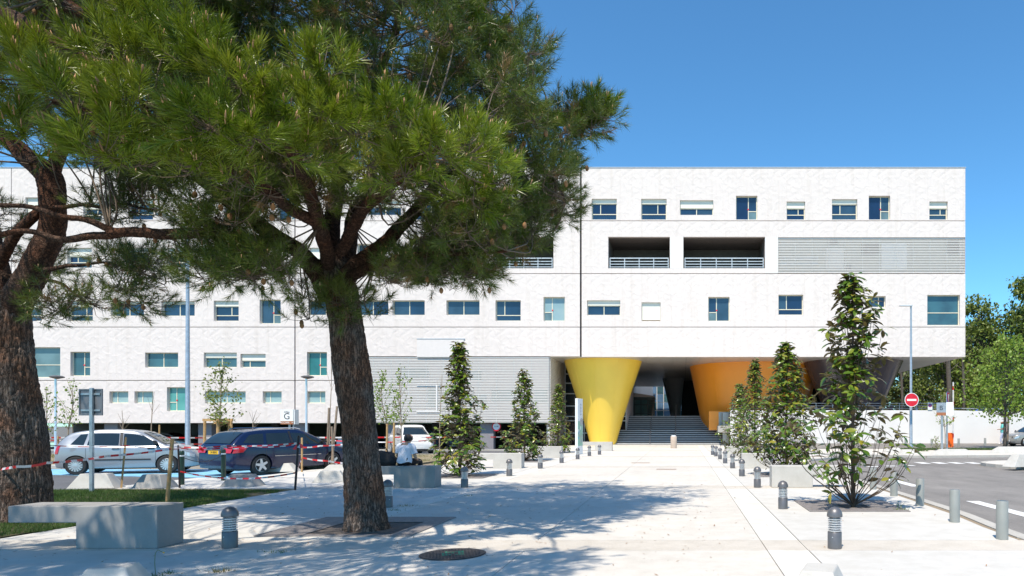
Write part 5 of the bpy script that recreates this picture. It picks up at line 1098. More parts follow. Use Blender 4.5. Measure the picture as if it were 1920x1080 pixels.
bm = bmesh.new(); bmesh.ops.create_icosphere(bm, subdivisions=4, radius=1)
for v in bm.verts:
    n = mnoise.fractal(v.co * 1.6, 1.0, 2.0, 4); c = v.co.copy(); v.co = Vector((c.x * .34 * (1 + .18 * n), c.y * .17 * (1 + .2 * n), max(0, .165 + c.z * .20 * (1 + .22 * n) - .05 * c.x)))
me = bpy.data.meshes.new('bag_body'); bm.to_mesh(me); bm.free(); me.materials.append(M['bag']); me.polygons.foreach_set('use_smooth', [True] * len(me.polygons)); o = bpy.data.objects.new('bag_body', me); C.objects.link(o); o.parent = tb
m = MB(); m.tube([(-.16, -.12, .30), (-.10, -.10, .44), (.05, -.06, .46), (.14, -.08, .32)], .014, 6); m.build('strap', 'bag', tb, smooth=True)
WALK = lambda k: dict(pelvis=(0, 0, .93), chest=(0, .02, 1.28), neck=(0, .03, 1.45), head=(0, .05, 1.57), face=(0, 1, -.05), shoulder=((-.18, .02, 1.38), (.18, .02, 1.38)), elbow=((-.22, .02, 1.10), (.23, -.03 if k else .06, 1.10)), wrist=((-.08, .24, 1.10) if k else (-.2, .16, .90), (.1, .24, 1.08) if k else (.22, .1, .86)), hip=((-.09, 0, .90), (.09, 0, .90)), knee=((-.09, .12, .50), (.09, -.03, .49)), ankle=((-.09, .14, .09), (.09, -.22, .11)), toe=((-.09, .28, .03), (.09, -.09, .03)))
person((23.3, 49.8, ROADZ(49.8)), R(72), 'person in an aqua top and pale trousers walking along the white wall', WALK(1), 'aqua', 'paleblue', 'hair_b', .6, .03, 'people walking by the white wall')
person((23.72, 50.15, ROADZ(50.15)), R(60), 'person in a pale pink top and khaki trousers walking by the young tree trunk', WALK(0), 'pink', 'khaki', 'hair_b', .6, .06, 'people walking by the white wall')
for px, lab, tp, rz in ((1671, 'person in purple seen only by head and shoulders behind the railing', 'purple', 90), (1717, 'person in white seen only by head and shoulders behind the no-entry sign', 'shirt', -100)):
    person(((px - CX) / F * 53.2, 53.2, 1.5), R(rz), lab, WALK(0), tp, 'khaki', 'hair_b' if tp == 'purple' else 'hair', .7, .05, 'people behind the terrace railing')
# ================================================================ pine trees
def unit(a): return a / np.maximum(1e-9, np.linalg.norm(a, axis=-1, keepdims=True))
def limb_curve(pts, n=24):
    """pts: (px, py, depth, radius) rows -> smooth centre line with radii"""
    q = [(*P(a, b, y), r) for a, b, y, r in pts]; return spline(q, n)
def rough_tube(name, curve, mat, parent, seg=72, rings=150, amp=.03, cell=9.0, flare=None, zs=.42):
    """a bark-covered stem: plates stand proud of furrows in the mesh itself"""
    c = np.array(curve); L = np.concatenate([[0], np.cumsum(np.linalg.norm(np.diff(c[:, :3], axis=0), axis=1))]); u = np.linspace(0, L[-1], rings)
    c = np.stack([np.interp(u, L, c[:, i]) for i in range(4)], 1); tan = unit(np.gradient(c[:, :3], axis=0)); a = None; vs = []
    for i in range(rings):
        d = Vector(tan[i]); a = Vector((1, 0, 0)) if a is None else a; a = (a - d * a.dot(d)).normalized(); b = d.cross(a); o = Vector(c[i, :3]); r = c[i, 3]
        for j in range(seg):
            t = 2 * math.pi * j / seg; w = a * math.cos(t) + b * math.sin(t)
            p = Vector((w.x * r * cell, w.y * r * cell, u[i] * cell * zs)); p += mnoise.noise_vector(p * .9) * .55
            ds = mnoise.voronoi(p)[0]; e = min(1.0, (ds[1] - ds[0]) * 2.6); low = mnoise.fractal(Vector((w.x, w.y, u[i] * .55)) * 1.6, 1, 2, 3)
            rr = r * (1 + .10 * low) + amp * (e ** .6 - .55) + amp * .35 * mnoise.noise(p * 3.1)
            if flare and u[i] < flare: k = (1 - u[i] / flare) ** 2; rr += k * (.05 + .07 * max(0, mnoise.noise(Vector((math.cos(t) * 2.2, math.sin(t) * 2.2, 3.1)))))
            vs.append(o + w * rr)
    v = np.array([tuple(q) for q in vs]); i, j = np.meshgrid(np.arange(rings - 1), np.arange(seg), indexing='ij'); i = i.ravel(); j = j.ravel(); k = (j + 1) % seg
    return np_mesh(name, v, np.stack([i * seg + j, i * seg + k, (i + 1) * seg + k, (i + 1) * seg + j], 1), mat, parent, smooth=True)
def limb(parent, pts, name='limb', n=26, seg=12, world=False):
    c = spline(pts, n) if world else limb_curve(pts, n)
    c[:, 3] *= .86
    ln = np.linalg.norm(c[-1, :3] - c[0, :3])
    for i in range(1, len(c) - 1):
        w = mnoise.noise_vector(Vector(c[i, :3]) * 2.3) * .05; c[i, :3] += np.array(w) * min(1, i / 4)
    if max(p[3] for p in pts) > .07: o = rough_tube(name, c, 'limb', parent, seg=28, rings=max(30, int(ln / .035)), amp=.009, cell=14, zs=.7)
    else:
        m = MB(); m.tube([q[:3] for q in c], list(c[:, 3]), 8); o = m.build(name, 'limb', parent, smooth='full')
    return c
def needle_mesh(base, axis, L, K, nl, w, tints, droop=.10, bend=False):
    """K needles round every shoot: thin blades leaving the shoot forwards"""
    N = len(base); b = np.repeat(base, K, 0); a = np.repeat(axis, K, 0); Ls = np.repeat(L, K)[:, None]; t = RNG.uniform(.02, 1, (N * K, 1)) ** .8
    r = unit(RNG.normal(size=(N * K, 3))); s = unit(np.cross(a, r)); al = np.radians((60 if bend else 68) - 42 * t + RNG.normal(0, 9, (N * K, 1)))
    d = a * np.cos(al) + s * np.sin(al); d[:, 2] -= droop * RNG.uniform(.2, 1.6, N * K); d = unit(d); ln = (nl * RNG.uniform(.72, 1.12, (N * K, 1)))
    p0 = b + a * Ls * t; wv = unit(np.cross(d, RNG.normal(size=(N * K, 3)))) * (w / 2); tt = np.repeat(tints, K) + RNG.normal(0, .07, N * K); tt = np.clip(tt, 0.01, .99)
    if not bend:
        v = np.stack([p0 - wv, p0 + wv, p0 + d * ln], 1).reshape(-1, 3); f = np.arange(len(v)).reshape(-1, 3); return v, f, np.repeat(tt, 3)
    d2 = d.copy(); d2[:, 2] -= .16; d2 = unit(d2 + a * .15); pm = p0 + d * ln * .55
    v = np.stack([p0 - wv, p0 + wv, pm + wv * .9, pm - wv * .9, pm + d2 * ln * .48], 1).reshape(-1, 3)
    o = np.arange(len(p0))[:, None] * 5; f = np.concatenate([o + np.array([[0, 1, 2]]), o + np.array([[0, 2, 3]]), o + np.array([[3, 2, 4]])], 0); return v, f, np.repeat(tt, 5)
def in_poly(x, y, poly):
    c = False; n = len(poly)
    for i in range(n):
        (x1, y1), (x2, y2) = poly[i], poly[i - 1]
        if (y1 > y) != (y2 > y) and x < (x2 - x1) * (y - y1) / (y2 - y1) + x1: c = not c
    return c
def sample_region(poly, n, y0, y1):
    xs = [p[0] for p in poly]; ys_ = [p[1] for p in poly]; out = []
    cand = 0
    while len(out) < n and cand < n * 60:
        cand += 1; x, y = RNG.uniform(min(xs), max(xs)), RNG.uniform(min(ys_), max(ys_))
        if in_poly(x, y, poly): out.append(P(x, y, RNG.uniform(y0, y1)))
    return out
def crown(root, limbs, centres, axis_xy, near=False, shoots=12, R0=.36, K=80, nl=.14, w=.0042, name='crown', upb=.5, tint0=.5):
    """needle-bearing shoots round every cluster centre, each cluster carried by a branchlet from the nearest limb"""
    pts = np.concatenate([c[len(c) // 4:, :3] for c in limbs]); B_, A_, L_, T_ = [], [], [], []; br = MB(); cand = MB(); cones = MB()
    for c in centres:
        c = np.array(c); d = np.linalg.norm(pts - c, axis=1) + np.maximum(0, pts[:, 2] - c[2]) * .4; q = pts[np.argmin(d)]; dist = np.linalg.norm(q - c)
        mid = (q + c) / 2 + np.array([0, 0, -.10 * dist]) + RNG.normal(0, .10, 3) * dist
        cv = spline([tuple(q), tuple(mid), tuple(c)], 8); r0 = min(.016, .006 + .006 * dist); br.tube([tuple(x) for x in cv], list(np.linspace(r0, .006, len(cv))), 5, cap=False)
        out = c - np.array([axis_xy[0], axis_xy[1], c[2] - .4]); out = out / np.linalg.norm(out); m = max(4, int(shoots * RNG.uniform(.75, 1.25))); R_ = R0 * RNG.uniform(.7, 1.2)
        if near: R_ = NR[tuple(c)] * .86; m = int(27 * (R_ / .42) ** 2 * RNG.uniform(.85, 1.15)) + 5
        ct = RNG.normal(tint0, .13)
        od = unit(RNG.normal(size=(m, 3)) + out * .35 + np.array([0, 0, .35 if near else .12])); off = od * R_ * RNG.uniform(.35, .85, (m, 1)); off[:, 2] *= .72
        dirs = unit(od * .75 + RNG.normal(size=(m, 3)) * .28 + out * .2 + np.array([0, 0, upb]))
        bs = c + off; ln = RNG.uniform(.14, .26, m) * (1.15 if near else 1)
        for i in range(m):
            br.tube([tuple(c), tuple(c + off[i] * .55 + np.array([0, 0, -.02])), tuple(bs[i]), tuple(bs[i] + dirs[i] * ln[i])], [.005, .0045, .004, .0025], 3, cap=False)
            if near and RNG.random() < .75:
                tip = bs[i] + dirs[i] * ln[i]; up = unit(dirs[i] * .5 + np.array([0, 0, 1.0])); h = RNG.uniform(.05, .10)
                for kk in range(RNG.integers(1, 4)):
                    o = RNG.normal(0, .014, 3); cand.tube([tuple(tip + o), tuple(tip + o + up * h * .6), tuple(tip + o + up * h)], [.0055, .006, .002], 5)
            elif RNG.random() < .25:
                tip = bs[i] + dirs[i] * ln[i]; cand.tube([tuple(tip), tuple(tip + np.array([0, 0, .05]))], [.006, .003], 4)
        for k in range(RNG.integers(1, 4)):
            e = unit(RNG.normal(size=3) + out * .3) * R_ * RNG.uniform(.8, 1.4); s0 = cv[len(cv) // 2 + int(RNG.integers(0, 3))]
            br.tube([tuple(s0), tuple(s0 + e * .5 + RNG.normal(0, .04, 3)), tuple(s0 + e)], [.005, .004, .002], 3, cap=False)
        B_.append(bs); A_.append(dirs); L_.append(ln); tt_ = np.clip(np.full(m, ct * (1 if near else .8)) + RNG.normal(0, .09, m), .02, .8 if not near else .97)
        if not near: tt_[RNG.random(m) < .045] = .97
        T_.append(tt_)
        if not near and RNG.random() < .22:
            for kk in range(int(RNG.integers(1, 4))):
                q = c + RNG.normal(0, .16, 3) + np.array([0, 0, -.08]); cones.lathe([(.004, -.045), (.022, -.03), (.030, -.005), (.024, .022), (.006, .042)], 7, tuple(q))
    v, f, t = needle_mesh(np.concatenate(B_), np.concatenate(A_), np.concatenate(L_), K, nl, w, np.concatenate(T_), bend=near)
    o = np_mesh(name, v, f, 'needle_new' if near else 'needle', root, tint=t); o['kind'] = 'stuff'
    b = br.build('twigs', 'twig', root, smooth='full', fix=False); b['kind'] = 'stuff'
    if cones.v: cones.build('pine_cones', 'litter', root, smooth='full', fix=False)['kind'] = 'stuff'
    if cand.v: q = cand.build('candles', 'candle', root, smooth='full', fix=False); q['kind'] = 'stuff'
    return len(f)
# ---- the big pine
P1 = thing('pine_tree', (0, 0, 0), 'big leaning pine with a rough trunk standing in the square iron grate', 'tree')
tr1 = limb_curve([(690, 1006, 10.17, .315), (688, 985, 10.17, .295), (685, 940, 10.17, .268), (680, 880, 10.17, .246), (672, 800, 10.15, .236), (664, 730, 10.12, .246), (656, 670, 10.1, .236), (649, 610, 10.1, .222), (641, 560, 10.08, .23), (630, 515, 10.05, .215), (622, 480, 10.05, .15)], 60)
rough_tube('trunk', tr1, 'bark', P1, seg=170, rings=300, amp=.019, cell=14, flare=.45)
L1 = []
for pts in (
    [(618, 560, 10.05, .17), (596, 515, 9.9, .150), (560, 470, 9.75, .135), (520, 443, 9.6, .125), (460, 397, 9.4, .115), (400, 350, 9.1, .10), (340, 300, 8.7, .075), (290, 235, 8.2, .05), (250, 160, 7.7, .03)],
    [(596, 500, 9.9, .11), (560, 472, 9.75, .095), (500, 452, 9.5, .085), (420, 441, 9.3, .08), (340, 437, 9.15, .082), (270, 436, 9.05, .078), (205, 436, 9.0, .066)],
    [(222, 436, 9.02, .06), (190, 425, 8.95, .05), (120, 405, 8.85, .042), (60, 391, 8.8, .036), (-40, 374, 8.7, .03), (-140, 350, 8.6, .02)],
    [(222, 438, 9.02, .065), (170, 447, 9.0, .058), (115, 446, 8.95, .05), (60, 435, 8.9, .042), (-20, 439, 8.85, .035), (-120, 430, 8.8, .02)],
    [(628, 540, 10.05, .18), (620, 480, 10.1, .155), (622, 420, 10.2, .13), (630, 360, 10.3, .115), (642, 290, 10.4, .10), (662, 210, 10.5, .085), (690, 160, 10.4, .075), (732, 95, 10.3, .06), (752, 10, 10.3, .05), (760, -120, 10.4, .03)],
    [(642, 530, 10.15, .15), (652, 470, 10.4, .12), (665, 400, 10.6, .10), (700, 320, 10.9, .09), (740, 250, 11.1, .075), (790, 180, 11.3, .06), (830, 100, 11.4, .045), (860, 0, 11.5, .03)],
    [(645, 530, 9.95, .16), (672, 493, 9.95, .135), (713, 463, 10.05, .115), (750, 427, 10.15, .105), (777, 397, 10.25, .10), (830, 335, 10.4, .085), (880, 285, 10.5, .07), (930, 245, 10.6, .055), (1000, 225, 10.7, .04), (1070, 230, 10.8, .028), (1120, 205, 10.8, .015)],
    [(655, 520, 9.9, .09), (690, 503, 9.75, .075), (713, 497, 9.65, .065), (750, 481, 9.5, .055), (793, 476, 9.35, .045), (877, 479, 9.2, .032), (950, 470, 9.1, .02)],
    [(618, 500, 9.9, .11), (600, 420, 9.0, .10), (560, 310, 7.9, .085), (520, 210, 7.1, .06), (470, 150, 6.6, .035)],
    [(600, 420, 9.0, .09), (500, 360, 8.0, .075), (400, 290, 7.2, .06), (270, 230, 6.7, .045), (100, 190, 6.4, .03)],
    [(640, 470, 9.7, .10), (690, 390, 8.9, .08), (760, 320, 8.0, .06), (830, 270, 7.4, .035)],
    [(790, 180, 11.3, .05), (860, 130, 11.2, .042), (920, 70, 11.1, .03), (960, 20, 11.0, .02)],
    [(880, 285, 10.5, .05), (960, 300, 10.3, .04), (1030, 330, 10.2, .028), (1060, 380, 10.1, .015)],
    [(-90, 5, 7.6, .11), (20, 32, 7.5, .10), (75, 58, 7.4, .085), (120, 82, 7.3, .05), (180, 110, 7.1, .025)],
    [(50, -60, 8.2, .10), (120, 5, 8.0, .09), (190, 38, 7.8, .07), (260, 55, 7.6, .04)]): L1.append(limb(P1, pts))
for pts in ([(-5.0, 10.4, 7.2, .09), (-5.0, 8.6, 7.6, .08), (-5.2, 6.6, 7.2, .06), (-5.0, 5.2, 6.9, .035), (-4.4, 4.4, 6.7, .02)], [(-5.0, 8.6, 7.6, .06), (-3.9, 7.0, 7.5, .045), (-3.0, 5.6, 7.0, .03), (-2.6, 4.6, 6.7, .015)], [(-5.2, 6.6, 7.2, .05), (-6.6, 5.8, 7.0, .04), (-8.2, 5.1, 6.8, .03), (-9.4, 4.7, 6.7, .015)]):
    L1.append(limb(P1, pts, world=True))
near = [(35, 105, 6.5), (85, 75, 6.9), (30, 175, 6.3), (95, 170, 6.3), (60, 240, 6.5), (110, 230, 6.4), (150, 130, 6.5), (190, 85, 6.7), (215, 60, 6.9), (250, 50, 6.9), (280, 75, 6.8), (205, 150, 6.3), (255, 140, 6.4), (300, 130, 6.6), (175, 215, 6.2), (235, 220, 6.2), (290, 215, 6.4), (150, 275, 6.3), (205, 290, 6.3), (265, 285, 6.4),
        (330, 70, 6.9), (345, 140, 6.5), (400, 110, 6.6), (440, 125, 6.6), (385, 175, 6.4), (440, 190, 6.4), (490, 160, 6.6), (360, 235, 6.4), (410, 250, 6.3), (470, 240, 6.4), (520, 225, 6.6), (370, 295, 6.5), (440, 300, 6.6), (500, 290, 6.7),
        (595, 125, 7.0), (625, 165, 6.9), (580, 190, 7.0), (640, 215, 7.1), (600, 245, 7.1), (560, 250, 7.0), (650, 265, 7.3),
        (715, 235, 7.5), (765, 225, 7.4), (745, 275, 7.3), (800, 265, 7.3), (845, 260, 7.4), (890, 290, 7.5), (790, 310, 7.4), (700, 285, 7.5), (860, 315, 7.6), (925, 335, 8.2), (960, 350, 8.4), (870, 60, 9.2), (850, 20, 9.2), (905, 90, 9.4)]
near = [(70, 150, 6.4, 95), (45, 255, 6.3, 80), (150, 200, 6.1, 70), (225, 120, 6.6, 85), (265, 60, 6.9, 60), (325, 75, 6.9, 65), (195, 285, 6.2, 80), (270, 215, 6.3, 80), (260, 310, 6.5, 60), (385, 125, 6.6, 85), (450, 165, 6.5, 85), (400, 240, 6.3, 90), (480, 260, 6.5, 80), (370, 315, 6.6, 60), (440, 335, 6.8, 60), (535, 215, 6.7, 60),
        (608, 140, 7.0, 65), (600, 215, 7.0, 75), (655, 250, 7.2, 60), (570, 290, 7.1, 60), (735, 235, 7.4, 75), (800, 285, 7.3, 75), (875, 290, 7.5, 75), (760, 330, 7.6, 55), (935, 345, 8.2, 60), (880, 370, 8.3, 50), (690, 310, 7.6, 50), (880, 60, 9.3, 60), (845, 20, 9.3, 55), (925, 110, 9.6, 50), (990, 235, 10.2, 60), (1085, 240, 10.6, 55), (1120, 205, 10.6, 40)]
NR = {tuple(P(*q[:3])): q[3] / F * q[2] for q in near}
tri = crown(P1, L1[8:11] + L1[13:15], [P(*q[:3]) for q in near], (-4.9, 10.2), near=True, shoots=40, R0=.42, K=84, nl=.17, w=.0062, name='near_crown', upb=.7, tint0=.5)
R_main = [(330, 40), (420, -160), (950, -160), (945, 0), (985, 75), (1012, 150), (990, 195), (1060, 220), (1112, 190), (1128, 215), (1105, 262), (1050, 300), (1062, 365), (1040, 425), (955, 450), (955, 480), (880, 515), (800, 525), (720, 522), (690, 475), (745, 425), (690, 420), (650, 400), (560, 395), (480, 395), (360, 360), (310, 250)]
R_gap = lambda p: False
cen = sample_region(R_main, 380, 8.4, 12.6) + sample_region([(430, 60), (950, 60), (1000, 180), (900, 470), (700, 440), (560, 390), (420, 330)], 80, 8.0, 9.4)
cen += sample_region([(1040, 215), (1112, 185), (1132, 210), (1110, 262), (1050, 290)], 14, 10.2, 11.2) + sample_region([(960, 300), (1060, 300), (1066, 370), (1045, 430), (960, 455), (900, 420)], 26, 9.6, 11)
cen += sample_region([(335, 420), (480, 425), (560, 470), (560, 525), (470, 530), (380, 530), (345, 460)], 46, 8.4, 10) + sample_region([(560, 555), (620, 545), (640, 590), (580, 600)], 5, 9.6, 9.9) + sample_region([(640, 560), (690, 550), (690, 585), (650, 590)], 4, 9.7, 9.9)
cen += sample_region([(700, 500), (900, 500), (960, 480), (860, 530), (740, 540)], 28, 8.8, 10.6)
cen += sample_region([(690, 380), (1040, 400), (1010, 450), (950, 490), (760, 500), (720, 450)], 40, 9, 11.5) + sample_region([(340, 330), (560, 380), (600, 440), (480, 440), (350, 420)], 16, 8.2, 9.3)
cen += sample_region([(-60, -200), (450, -200), (430, 120), (300, 130), (150, 90), (-40, 80)], 150, 7.6, 12) + sample_region([(60, 60), (430, 60), (560, 330), (420, 370), (330, 340), (140, 300)], 70, 7.6, 9.6)
# the rest of the crown, above the picture
while len(cen) < 1120:
    q = Vector((RNG.uniform(-9.5, -1.4), RNG.uniform(7.2, 13.2), RNG.uniform(7.4, 10.8))); x_, y_ = CX + q.x / q.y * F, CY - (q.z - H) / q.y * F
    if x_ < 930 or y_ < -110: cen.append(q)
for k in range(130): cen.append(Vector((RNG.uniform(-10.4, -6.6), RNG.uniform(4.0, 5.2), RNG.uniform(5.6, 6.5))))
for k in range(280):
    x = RNG.uniform(-10.2, -2.2); y = RNG.uniform(3.5, 4.95); cen.append(Vector((x, y, 1.55 + .78 * y + RNG.uniform(.35, .9))))
L_high = L1[4:6] + L1[15:]
tri += crown(P1, L_high, [c for c in cen if CY - (c.z - H) / c.y * F < -90], (-4.9, 10.2), shoots=12, R0=.42, K=60, nl=.15, w=.0055, name='upper_crown', tint0=.48)
cen = [c for c in cen if CY - (c.z - H) / c.y * F >= -90]
FORK = [(592, 560), (450, 425), (470, 385), (560, 420), (620, 385), (700, 390), (775, 360), (830, 395), (760, 470), (690, 500), (690, 560)]
cen = [c for c in cen if not in_poly(CX + c.x / c.y * F, CY - (c.z - H) / c.y * F, FORK)]
tri += crown(P1, L1[:2] + L1[4:15], cen, (-4.9, 10.2), shoots=12, R0=.34, K=60, nl=.15, w=.0062, name='crown', tint0=.48)
# ---- the left pine
P2 = thing('pine_tree', (0, 0, 0), 'thick dark pine on the lawn, its trunk cut by the picture edge', 'tree')
tr2 = limb_curve([(33, 990, 11.15, .45), (36, 960, 11.15, .42), (34, 900, 11.15, .40), (28, 800, 11.15, .375), (17, 710, 11.1, .34), (10, 640, 11.1, .325), (8, 590, 11.1, .31), (4, 550, 11.1, .26)], 50)
rough_tube('trunk', tr2, 'bark', P2, seg=170, rings=250, amp=.022, cell=12, flare=.45)
L2 = []
for pts in ([(18, 590, 11.1, .27), (45, 540, 11.1, .235), (72, 490, 11.1, .22), (90, 440, 11.1, .205), (97, 385, 11.1, .20), (90, 330, 11.1, .205), (55, 295, 11.2, .16), (15, 262, 11.2, .14), (-60, 205, 11.2, .10), (-120, 120, 11.2, .06)],
            [(5, 580, 11.15, .24), (-8, 510, 11.2, .20), (-20, 430, 11.3, .16), (-40, 330, 11.4, .12), (-50, 200, 11.5, .06)],
            [(-5, 500, 11.0, .10), (25, 450, 10.95, .085), (50, 420, 10.95, .08), (75, 385, 11, .07)],
            [(92, 340, 11.1, .12), (120, 270, 11.3, .10), (170, 180, 11.4, .08), (220, 80, 11.5, .06), (260, -60, 11.5, .03)],
            [(85, 505, 11.0, .045), (110, 505, 10.9, .036), (140, 497, 10.8, .03), (190, 493, 10.7, .022), (250, 500, 10.6, .014)], [(100, 388, 11.0, .04), (150, 386, 10.8, .034), (235, 385, 10.6, .025), (300, 395, 10.4, .014)],
            [(90, 525, 11.0, .035), (115, 535, 10.9, .026), (140, 552, 10.8, .018), (170, 570, 10.7, .012)], [(30, 520, 11.3, .03), (20, 518, 11.2, .025), (-40, 515, 11.2, .02)]): L2.append(limb(P2, pts))
cen = sample_region([(-60, -120), (330, -120), (330, 300), (200, 330), (60, 250), (-60, 230)], 75, 9.4, 13)
cen += sample_region([(165, 480), (300, 470), (320, 520), (285, 545), (200, 535)], 15, 10.2, 11) + sample_region([(215, 540), (285, 550), (260, 585), (225, 580)], 4, 10.3, 10.8) + sample_region([(85, 555), (150, 545), (185, 575), (140, 600), (75, 600)], 9, 10.5, 11)
cen += sample_region([(170, 385), (260, 375), (290, 410), (220, 425), (165, 415)], 7, 10.3, 11) + sample_region([(60, 470), (100, 460), (105, 520), (70, 530)], 5, 11.4, 12) + sample_region([(-30, 380), (30, 390), (20, 480), (-40, 500)], 7, 11.4, 12.3) + sample_region([(150, 310), (340, 310), (340, 385), (240, 370)], 26, 9.6, 11) + sample_region([(-60, -100), (330, -100), (330, 280), (130, 300), (-40, 240)], 70, 9.5, 13)
for k in range(100): cen.append(Vector((RNG.uniform(-16, -8.5), RNG.uniform(7.5, 15), RNG.uniform(7.2, 10.5))))
for k in range(45): cen.append(Vector((RNG.uniform(-15, -9), RNG.uniform(5.0, 9), RNG.uniform(6.6, 8))))
L_low = L2
tri += crown(P2, L2[:2] + L2[3:4], [c for c in cen if c.z > 6.4], (-11, 11.2), shoots=11, R0=.40, K=56, nl=.14, w=.0055, name='upper_crown', tint0=.42)
cen = [c for c in cen if c.z <= 6.4]
tri += crown(P2, L2, cen, (-11, 11.2), shoots=12, R0=.34, K=54, nl=.135, w=.006, name='crown', tint0=.42)
print('pine triangles', tri)

# ================================================================ leaves
def leaf_template(n=5, fold=.25, curl=.22, wid=.21):
    v = []; f = []
    for i in range(n):
        u = i / (n - 1); w = wid * (math.sin(math.pi * min(1, u * .96 + .03)) ** .75) * (.75 + .35 * u); z = -curl * u * u
        v += [(u, -w, z + fold * w), (u, 0, z), (u, w, z + fold * w)]
    for i in range(n - 1):
        a = i * 3; f += [(a, a + 3, a + 4, a + 1), (a + 1, a + 4, a + 5, a + 2)]
    return np.array(v), np.array(f)
def frames(d, nrm):
    x = unit(d); z = unit(nrm - x * np.sum(nrm * x, 1, keepdims=True)); y = np.cross(z, x); return np.stack([x, y, z], 2)   # columns
def scatter(tv, tf, pos, rot, size, tint):
    v = np.einsum('nij,kj->nki', rot, tv) * size[:, None, None] + pos[:, None, :]; n, k = len(pos), len(tv)
    f = (tf[None] + (np.arange(n) * k)[:, None, None]).reshape(-1, tf.shape[1]); return v.reshape(-1, 3), f, np.repeat(tint, k)
LT = [leaf_template(5, f, c, w) for f, c, w in ((.3, .2, .23), (.15, .35, .25), (.4, .08, .21))]
LEAF_ME = []
def leaf_mesh(i):
    if not LEAF_ME:
        for q in LT:
            me = bpy.data.meshes.new('leaf'); me.from_pydata([tuple(a) for a in q[0]], [], [tuple(int(b) for b in a) for a in q[1]]); me.polygons.foreach_set('use_smooth', [True] * len(me.polygons)); me.materials.append(M['mag']); LEAF_ME.append(me)
    return LEAF_ME[i % 3]
def magnolia(px, base_y, h, prof, nst, per, nparts, size, label, seed, bare=.12, lean=0.0, Y=None, loose=-.55, amp=.5):
    rg = np.random.default_rng(seed); b = G(px, base_y) if Y is None else Vector(((px - CX) / F * Y, Y, 0))
    t = thing('magnolia_tree', b, label, 'tree', 'young magnolias beside the plaza')
    m = MB(); ax = spline([(0, 0, -.02), (rg.normal(0, .02), rg.normal(0, .02), h * .3), (lean * .5, rg.normal(0, .03), h * .62), (lean, 0, h * .97)], 24)
    m.tube([tuple(q) for q in ax], list(np.linspace(.016 + h * .007, .008, len(ax))), 9); m.build('trunk', 'stem', t, smooth='full')
    br = MB(); pos, dr, nr, sz = [], [], [], []; pt, pr = [p[0] for p in prof], [p[1] for p in prof]
    def axp(z): return np.array([np.interp(z, ax[:, 2], ax[:, 0]), np.interp(z, ax[:, 2], ax[:, 1]), z])
    for k in range(nst):
        te = bare + (.99 - bare) * ((k + rg.uniform(0, 1)) / nst) ** 1.05; ph = k * 2.39996 + rg.normal(0, .4); rad = np.interp(te, pt, pr) * (.3 + .7 * rg.uniform(0, 1) ** .55) * (1.0 + amp * mnoise.noise(Vector((math.cos(ph) * 1.1 + seed, math.sin(ph) * 1.1, te * h * 1.25))))
        if mnoise.noise(Vector((math.cos(ph) * .9 + seed * 2, math.sin(ph) * .9, te * h * 1.5))) < loose: continue
        low = max(.0, te - (.16 + .25 * rad) * rg.uniform(.6, 1.2)); s = axp(low * h if low > .04 else .03); e = axp(te * h) + np.array([math.cos(ph) * rad, math.sin(ph) * rad, rg.normal(0, .04)])
        mid = (s + e) / 2 + np.array([math.cos(ph) * rad * .16, math.sin(ph) * rad * .16, -.05 * rad - .02]); cv = spline([tuple(s), tuple(mid), tuple(e)], 8); br.tube([tuple(q) for q in cv], list(np.linspace(.0045 + .0035 * rad * (2 if low < .1 else 1), .003, len(cv))), 5, cap=False)
        td = unit((cv[-1] - cv[-3])[None])[0]; td = unit((td + np.array([0, 0, .35]))[None])[0]; n = max(3, int(per * rg.uniform(.7, 1.3)))
        for i in range(n):
            tipl = i < n * .62; u = 1.0 if tipl else rg.uniform(.5, .97); p = np.array([np.interp(u, np.linspace(0, 1, len(cv)), cv[:, a]) for a in range(3)]); q = 2.4 * i + rg.uniform(0, .6)
            a = unit(np.cross(td, [.3, .2, .9])[None])[0]; bb = np.cross(td, a); rd = a * math.cos(q) + bb * math.sin(q); d = td * rg.uniform(-.15, .7) + rd * rg.uniform(.7, 1.4) + np.array([0, 0, -.5 * rg.uniform(-.3, 1.4)])
            pos.append(p + rd * .01 + td * rg.uniform(-.05, .03)); dr.append(d); nr.append(td * .3 + np.array([.62 * math.cos(ph), .62 * math.sin(ph), .85]) + rd * rg.uniform(-.2, .5) + rg.normal(0, .3, 3)); sz.append(size * rg.uniform(.62, 1.15))
    br.build('stems', 'stem', t, smooth='full', fix=False)['kind'] = 'stuff'
    pos, dr, nr, sz = map(np.array, (pos, dr, nr, sz)); rot = frames(dr, nr); tint = rg.random(len(pos)) ** 1.35 * .8
    fr = -(pos[:, 1]) + rg.normal(0, .15, len(pos)); order = np.argsort(-fr)          # leaves towards the plaza first
    solo = order[:nparts]; rest = order[nparts:]
    for i in solo:
        o = bpy.data.objects.new('leaf', leaf_mesh(int(i))); C.objects.link(o); o.parent = t; mm = Matrix(rot[i].tolist()).to_4x4(); mm.translation = Vector(pos[i]); o.matrix_local = mm @ Matrix.Scale(float(sz[i]), 4)
    if len(rest):
        vs, fs, ts, off = [], [], [], 0
        for k in range(3):
            id_ = rest[k::3]
            if len(id_):
                v, f, q = scatter(*LT[k], pos[id_], rot[id_], sz[id_], tint[id_]); vs.append(v); fs.append(f + off); ts.append(q); off += len(v)
        o = np_mesh('foliage', np.concatenate(vs), np.concatenate(fs), 'mag', t, tint=np.concatenate(ts), smooth=True); o['kind'] = 'stuff'
    return t
magnolia(1600, 951, 4.38, [(0, .1), (.10, .85), (.18, 1.12), (.28, 1.16), (.38, 1.08), (.47, .84), (.54, .50), (.60, .34), (.66, .52), (.73, .55), (.82, .40), (.92, .30), (1, .08)], 215, 10, 300, .22, 'tall open young magnolia in the iron grate nearest the camera', 5, .14, -.02, None, -.16, .85)
